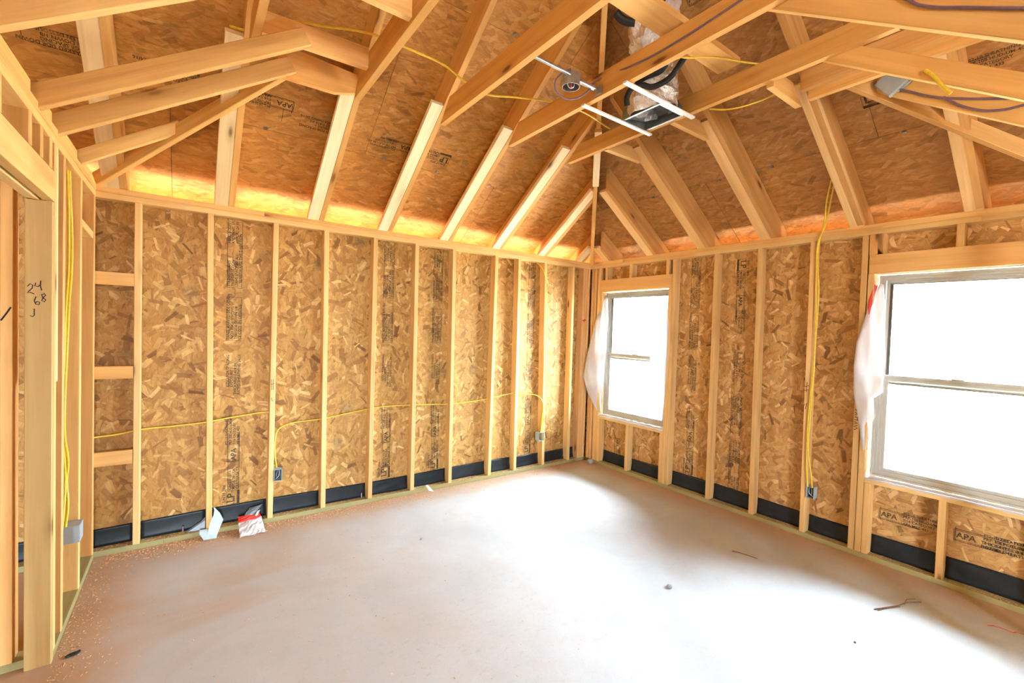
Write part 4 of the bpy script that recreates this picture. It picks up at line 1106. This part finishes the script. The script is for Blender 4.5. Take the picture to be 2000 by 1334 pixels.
# boot: open metal box, tapering up to a collar
bx0, bx1, by0, by1 = -1.685, -1.445, -2.195, -1.895
L = Vector(v_.location)
vs = [(bx0, by0, 3.052), (bx1, by0, 3.052), (bx1, by1, 3.052), (bx0, by1, 3.052), (bx0, by0, 3.115), (bx1, by0, 3.115), (bx1, by1, 3.115), (bx0, by1, 3.115)]
ncol = 16; cxd, cyd, rd = -1.58, -2.07, 0.10
k0 = len(vs)
for i in range(ncol):
    a = 2 * PI * i / ncol + PI / 4 + PI
    vs.append((cxd + rd * math.cos(a), cyd + rd * math.sin(a), 3.20))
vs = [tuple(Vector(p) - L) for p in vs]
fs = [(0, 1, 5, 4), (1, 2, 6, 5), (2, 3, 7, 6), (3, 0, 4, 7)]
for c in range(4):
    for i in range(4):
        a = k0 + (c * 4 + i) % ncol; b = k0 + (c * 4 + i + 1) % ncol
        fs.append((4 + (c if i < 2 else (c + 1) % 4), a, b))
    fs.append((4 + c, k0 + (c * 4 + 2) % ncol, 4 + (c + 1) % 4))
me = mesh_from('register_boot', vs, fs, mat_plain('dull_sheet_metal', (0.20, 0.23, 0.23), 0.45, 0.4, 0.5, 12, 0.35))
bo = put('register_boot', me, v_); md = bo.modifiers.new('s', 'SOLIDIFY'); md.thickness = 0.0015
for (a, b) in (((bx0, by1, 3.056), (bx1, by1, 3.056)), ((bx0, by0, 3.056), (bx1, by0, 3.056)), ((bx0, by0, 3.056), (bx0, by1, 3.056)), ((bx1, by0, 3.056), (bx1, by1, 3.056))):
    strut('boot_flange', v_, a, b, 0.016, 0.006, M_STEEL)
# crinkled duct body along a path
def duct_body(name, parent, path, mat, seg=40, crinkle=0.012, step=0.022, seed=3):
    r = random.Random(seed)
    pts = []
    for i in range(len(path) - 1):
        (a, ra), (b, rb) = path[i], path[i + 1]
        a, b = Vector(a), Vector(b); n = max(2, int((b - a).length / step))
        for k in range(n): t = k / n; pts.append((a.lerp(b, t), ra + (rb - ra) * t))
    pts.append((Vector(path[-1][0]), path[-1][1]))
    for _ in range(4):
        pts = [pts[0]] + [((pts[i - 1][0] + pts[i][0] * 2 + pts[i + 1][0]) / 4, pts[i][1]) for i in range(1, len(pts) - 1)] + [pts[-1]]
    bm = bmesh.new(); rings = []; Lp = Vector(parent.location)
    ref = Vector((0, 1, 0.1))
    for i, (p, rad) in enumerate(pts):
        d = (pts[min(i + 1, len(pts) - 1)][0] - pts[max(i - 1, 0)][0]).normalized()
        s = d.cross(ref).normalized(); q = s.cross(d)
        ring = []
        for j in range(seg):
            a = 2 * PI * j / seg
            rr = rad + crinkle * (0.5 * math.sin(i * 1.9 + 2 * math.sin(a * 3 + i * 0.3)) + 0.6 * math.sin(a * 7 + i * 0.55) + r.uniform(-0.5, 0.5))
            ring.append(bm.verts.new(p - Lp + s * rr * math.cos(a) + q * rr * math.sin(a)))
        rings.append(ring)
    for a, b in zip(rings, rings[1:]):
        for j in range(seg): bm.faces.new((a[j], a[(j + 1) % seg], b[(j + 1) % seg], b[j]))
    me = bpy.data.meshes.new(name); bmesh.ops.recalc_face_normals(bm, faces=bm.faces); bm.to_mesh(me); bm.free(); me.materials.append(mat)
    return put(name, me, parent)
path = [((-1.585, -2.07, 3.075), 0.150), ((-1.60, -2.07, 3.16), 0.160), ((-1.62, -2.09, 3.25), 0.145), ((-1.65, -2.12, 3.36), 0.135), ((-1.72, -2.15, 3.50), 0.150), ((-1.74, -2.17, 3.62), 0.150), ((-1.70, -2.2, 3.75), 0.12), ((-1.66, -2.25, 3.95), 0.13), ((-1.6, -2.4, 4.3), 0.13), ((-1.7, -2.9, 4.5), 0.13)]
duct_body('foil_sleeve', v_, path, M_FOIL)
def strap(name, pts, w, nrm):
    o = lumber  # noqa
    bm = bmesh.new(); L = Vector(v_.location); prev = None; nrm = Vector(nrm).normalized()
    P_ = [Vector(p) for p in pts]; Q = []
    for i in range(len(P_) - 1):
        p0, p1, p2, p3 = P_[max(i - 1, 0)], P_[i], P_[i + 1], P_[min(i + 2, len(P_) - 1)]
        for k in range(6):
            t = k / 6; Q.append(0.5 * ((2 * p1) + (p2 - p0) * t + (2 * p0 - 5 * p1 + 4 * p2 - p3) * t * t + (3 * p1 - p0 - 3 * p2 + p3) * t ** 3))
    Q.append(P_[-1])
    for i, p in enumerate(Q):
        d = (Q[min(i + 1, len(Q) - 1)] - Q[max(i - 1, 0)]).normalized(); s = d.cross(nrm).normalized() * w / 2
        a, b = bm.verts.new(p - L + s), bm.verts.new(p - L - s)
        if prev: bm.faces.new((prev[0], prev[1], b, a))
        prev = (a, b)
    me = bpy.data.meshes.new(name); bm.to_mesh(me); bm.free(); me.materials.append(M_BTAPE)
    for p in me.polygons: p.use_smooth = True
    o = put(name, me, v_); md = o.modifiers.new('s', 'SOLIDIFY'); md.thickness = 0.006
    o['label'] = 'black strap around the duct'
    return o
view_n = (-0.698, -0.539, -0.471)
strap('duct_strap', [(-1.807, -2.039, 3.065), (-1.826, -2.052, 3.108), (-1.825, -2.09, 3.15), (-1.797, -2.135, 3.16), (-1.753, -2.179, 3.144), (-1.721, -2.23, 3.156), (-1.7, -2.279, 3.182), (-1.694, -2.326, 3.225), (-1.691, -2.363, 3.263)], 0.034, view_n)
strap('duct_strap', [(-1.808, -2.094, 3.193), (-1.776, -2.155, 3.215), (-1.736, -2.222, 3.232), (-1.727, -2.259, 3.262)], 0.045, view_n)
strap('duct_strap', [(-2.04, -2.128, 3.502), (-2.009, -2.142, 3.472), (-1.978, -2.166, 3.454), (-1.949, -2.197, 3.447)], 0.045, view_n)
strap('duct_strap', [(-1.838, -2.304, 3.596), (-1.841, -2.269, 3.561), (-1.853, -2.235, 3.539)], 0.06, view_n)

# ---- litter on the floor
def ragged(name, label, cat, pts, mat, loc, thick=0.0012):
    """small folded sheet: list of quads strips given as rows of points (absolute)"""
    vs = [tuple(Vector(p) - Vector(loc)) for row in pts for p in row]; n = len(pts[0]); fs = []
    for i in range(len(pts) - 1):
        for j in range(n - 1): fs.append((i * n + j, i * n + j + 1, (i + 1) * n + j + 1, (i + 1) * n + j))
    o = put(name, mesh_from(name, vs, fs, mat)); o.location = loc
    md = o.modifiers.new('s', 'SOLIDIFY'); md.thickness = thick
    if label: tag(o, label, cat)
    return o
# pale paper bent over the foot of the stud
ragged('paper_scrap', 'pale blue paper scrap bent around the foot of a back wall stud', 'paper',
       [[(-3.905, -0.006, 0.205), (-3.898, -0.008, 0.205)], [(-3.900, -0.012, 0.185), (-3.865, -0.014, 0.16)], [(-3.905, -0.018, 0.15), (-3.842, -0.018, 0.105)],
        [(-3.925, -0.022, 0.10), (-3.858, -0.022, 0.065)], [(-3.935, -0.03, 0.052), (-3.872, -0.032, 0.030)], [(-3.942, -0.050, 0.030), (-3.882, -0.055, 0.012)], [(-3.945, -0.085, 0.004), (-3.888, -0.095, 0.003)]], M_PAPER, (-3.90, -0.05, 0.0))
ragged('paper_scrap', 'pale paper tab lying on the bottom plate left of the bent scrap', 'paper',
       [[(-3.99, -0.012, 0.055), (-3.935, -0.016, 0.054)], [(-3.99, -0.045, 0.035), (-3.935, -0.050, 0.033)], [(-3.965, -0.085, 0.003), (-3.93, -0.09, 0.003)]], M_PAPER, (-3.95, -0.03, 0.0))
ragged('grey_film_scrap', 'grey translucent film scrap leaning on the black flashing strip', 'film',
       [[(-4.075, 0.045, 0.042), (-4.06, 0.030, 0.042), (-3.955, 0.02, 0.042)], [(-4.05, 0.052, 0.055), (-4.00, 0.045, 0.075), (-3.955, 0.035, 0.105)], [(-4.0, 0.056, 0.080), (-3.98, 0.052, 0.095), (-3.955, 0.05, 0.125)]], M_GREYPL, (-4.0, 0.045, 0.04))
ragged('paper_scrap', 'small white paper scrap on the bottom plate further along the back wall', 'paper',
       [[(-2.175, -0.004, 0.060), (-2.160, -0.006, 0.066)], [(-2.165, -0.012, 0.045), (-2.135, -0.016, 0.040)], [(-2.150, -0.035, 0.012), (-2.110, -0.050, 0.004)]], M_WHITE, (-2.15, -0.01, 0.0))
# zip bag
bag = thing('plastic_bag', 'clear plastic bag with red header leaning on the bottom plate', 'bag', (-3.63, -0.08, 0.0))
rb = random.Random(5)
def sheetgrid(name, parent, corners, mat, nu=12, nv=10, amp=0.006, thick=0.001):
    """corners: bottom-left, bottom-right, top-right, top-left"""
    bl, br, tr, tl = [Vector(c) for c in corners]; L = Vector(parent.location); vs = []
    n = (br - bl).cross(tl - bl).normalized()
    for j in range(nv + 1):
        for i in range(nu + 1):
            u, v = i / nu, j / nv
            p = bl.lerp(br, u).lerp(tl.lerp(tr, u), v) + n * (amp * (math.sin(9 * u + 5 * v) + math.sin(13 * v - 6 * u)) * 0.5 + rb.uniform(-amp, amp) * 0.5 + 0.012 * math.sin(PI * u) * math.sin(PI * v))
            p.z = max(p.z, 0.002)
            vs.append(tuple(p - L))
    fs = [(j * (nu + 1) + i, j * (nu + 1) + i + 1, (j + 1) * (nu + 1) + i + 1, (j + 1) * (nu + 1) + i) for j in range(nv) for i in range(nu)]
    o = put(name, mesh_from(name, vs, fs, mat), parent); md = o.modifiers.new('s', 'SOLIDIFY'); md.thickness = thick
    return o
sheetgrid('bag_body', bag, [(-3.745, -0.17, 0.004), (-3.575, -0.17, 0.004), (-3.59, -0.03, 0.075), (-3.745, -0.03, 0.060)], M_CLEAR)
sheetgrid('bag_contents', bag, [(-3.735, -0.15, 0.003), (-3.59, -0.15, 0.003), (-3.60, -0.02, 0.055), (-3.735, -0.02, 0.045)], M_WHITE, amp=0.010)
sheetgrid('red_header', bag, [(-3.745, -0.03, 0.058), (-3.590, -0.03, 0.072), (-3.60, 0.018, 0.098), (-3.745, 0.010, 0.092)], M_RED, amp=0.004)
sheetgrid('grey_flap', bag, [(-3.715, 0.0, 0.08), (-3.655, -0.02, 0.07), (-3.575, 0.045, 0.145), (-3.665, 0.045, 0.135)], M_GREYPL, amp=0.004)
sheetgrid('foil_tab', bag, [(-3.640, -0.02, 0.075), (-3.622, -0.022, 0.082), (-3.59, 0.02, 0.115), (-3.615, 0.02, 0.110)], M_FOIL, 4, 4, amp=0.003)

# block of rubble in the corner, black scrap, twig, string, pebble
def lump(name, label, cat, loc, size, mat, seed=0, rot=0.0):
    r = random.Random(seed); bm = bmesh.new(); bmesh.ops.create_icosphere(bm, subdivisions=2, radius=1)
    for v in bm.verts:
        n = v.co.normalized(); k = 1 / max(abs(n.x), abs(n.y), abs(n.z)); v.co = n * (0.55 * k + 0.45) * r.uniform(0.88, 1.08)
        v.co = Vector((v.co.x * size[0] / 2, v.co.y * size[1] / 2, v.co.z * size[2] / 2))
    me = bpy.data.meshes.new(name); bm.to_mesh(me); bm.free(); me.materials.append(mat)
    o = put(name, me); o.location = (loc[0], loc[1], loc[2] + size[2] / 2 * 0.95); o.rotation_euler = (0, 0, rot)
    return tag(o, label, cat)
o = lump('rubble_block', 'small grey rubble block at the foot of the room corner', 'rubble', (-0.075, -0.165, 0), (0.085, 0.065, 0.060), M_STONE, 2, 0.3)
lump('black_scrap', 'small black scrap on the floor by the door trimmer', 'scrap', (-4.50, -1.11, 0), (0.055, 0.022, 0.012), M_BTAPE, 3, 0.3)
lump('pebble', 'dark grey crumpled pebble on the pale floor', 'pebble', (-1.57, -2.33, 0), (0.040, 0.032, 0.016), M_STONE, 4, 0.6)
lump('pebble', 'tiny dark pebble near the back wall on the pale floor', 'pebble', (-2.62, -0.90, 0), (0.022, 0.016, 0.010), M_STONE, 5, 0.2)
lump('pebble', 'tiny black pebble on the pale floor near the brown twig', 'pebble', (-1.17, -3.19, 0), (0.014, 0.010, 0.006), M_BTAPE, 6, 0.2)
tw = thing('twig', 'brown split twig lying on the pale floor', 'twig', (-0.55, -3.22, 0.004))
tube('stem', tw, [(-0.72, -3.15, 0.004), (-0.64, -3.185, 0.006), (-0.56, -3.22, 0.008), (-0.47, -3.245, 0.010), (-0.38, -3.29, 0.006)], 0.0035, M_TWIG)
tube('side_shoot', tw, [(-0.715, -3.165, 0.003), (-0.64, -3.190, 0.004), (-0.55, -3.23, 0.004)], 0.002, M_TWIG)
tube('side_shoot', tw, [(-0.50, -3.24, 0.006), (-0.44, -3.235, 0.012), (-0.39, -3.265, 0.016)], 0.0015, M_TWIG)
st = tube('string_scrap', None, [(-0.75, -2.30, 0.003), (-0.725, -2.345, 0.003), (-0.715, -2.38, 0.003), (-0.70, -2.46, 0.003)], 0.002, M_TWIG)
tag(st, 'thin grey string scrap on the pale floor near the window wall', 'string')
cr = strokes('chalk_mark', None, [[(0.0, 0.0), (0.03, 0.02), (0.07, 0.015), (0.10, 0.0)], [(0.10, 0.0), (0.12, 0.02), (0.16, 0.01)]], M_CRAYON, (-0.34, -3.57, 0.0), (0.35, -0.94, 0), (0.94, 0.35, 0), 0.007, 0.0012)
tag(cr, 'red chalk scribble on the floor under the wider window', 'chalk mark')

# wood chips and sawdust along the walls: uncountable litter
def chips(name, label, n, sampler, smin, smax, mat, seed):
    r = random.Random(seed); vs, fs = [], []
    for _ in range(n):
        x, y, z = sampler(r); s = r.uniform(smin, smax); a = r.uniform(0, PI); b = r.uniform(0.25, 0.6) * s; h = s * r.uniform(0.1, 0.4)
        ca, sa = math.cos(a), math.sin(a); k = len(vs); t = r.uniform(-0.3, 0.3) * s
        for (u, v, w) in ((-s, -b, 0), (s, -b, 0), (s * 0.8, b, abs(t) * 0.3), (-s, b, 0), (-s * 0.6, 0, h), (s * 0.5, 0, h)):
            vs.append((x + u * ca - v * sa, y + u * sa + v * ca, z + w))
        fs += [(k, k + 1, k + 5, k + 4), (k + 1, k + 2, k + 5), (k + 2, k + 3, k + 4, k + 5), (k + 3, k, k + 4)]
    o = put(name, mesh_from(name, vs, fs, mat)); return tag(o, label, 'wood chips', kind='stuff')
def smpA(r): return (r.uniform(-4.5, -2.2) if r.random() < 0.75 else r.uniform(-2.2, -0.2), -abs(r.gauss(0, 0.09)) - 0.004, 0.0008)
def smpC(r): return (W_C + abs(r.gauss(0, 0.09)) + 0.004, r.uniform(-1.3, -0.02), 0.0008)
def smpP(r):
    return (r.uniform(-4.6, -0.2), r.uniform(0.004, 0.07), ZP0 + 0.001)
def smpQ(r): return (r.uniform(0.004, 0.07), r.uniform(-3.7, -0.2), ZP0 + 0.001)
def smpB(r): return (-abs(r.gauss(0, 0.10)) - 0.004, r.uniform(-3.7, -0.2), 0.0008)
def smpF(r): return (r.gauss(-3.5, 0.7), r.gauss(-1.3, 0.9), 0.0008)
chips('wood_chips', 'orange wood chips scattered along the foot of the back wall', 2600, smpA, 0.0025, 0.008, M_CHIP, 1)
chips('wood_chips', 'wood chips along the foot of the left wall', 700, smpC, 0.0015, 0.006, M_CHIP, 2)
chips('wood_chips', 'sawdust and chips lying on the back wall bottom plate', 2200, smpP, 0.002, 0.007, M_CHIP, 3)
chips('wood_chips', 'sawdust and chips lying on the window wall bottom plate', 1500, smpQ, 0.002, 0.006, M_CHIP, 4)
chips('wood_chips', 'fine wood chips along the foot of the window wall', 500, smpB, 0.001, 0.003, M_CHIP, 5)
chips('wood_chips', 'stray wood chips spread over the left half of the floor', 420, smpF, 0.0018, 0.006, M_CHIP, 6)
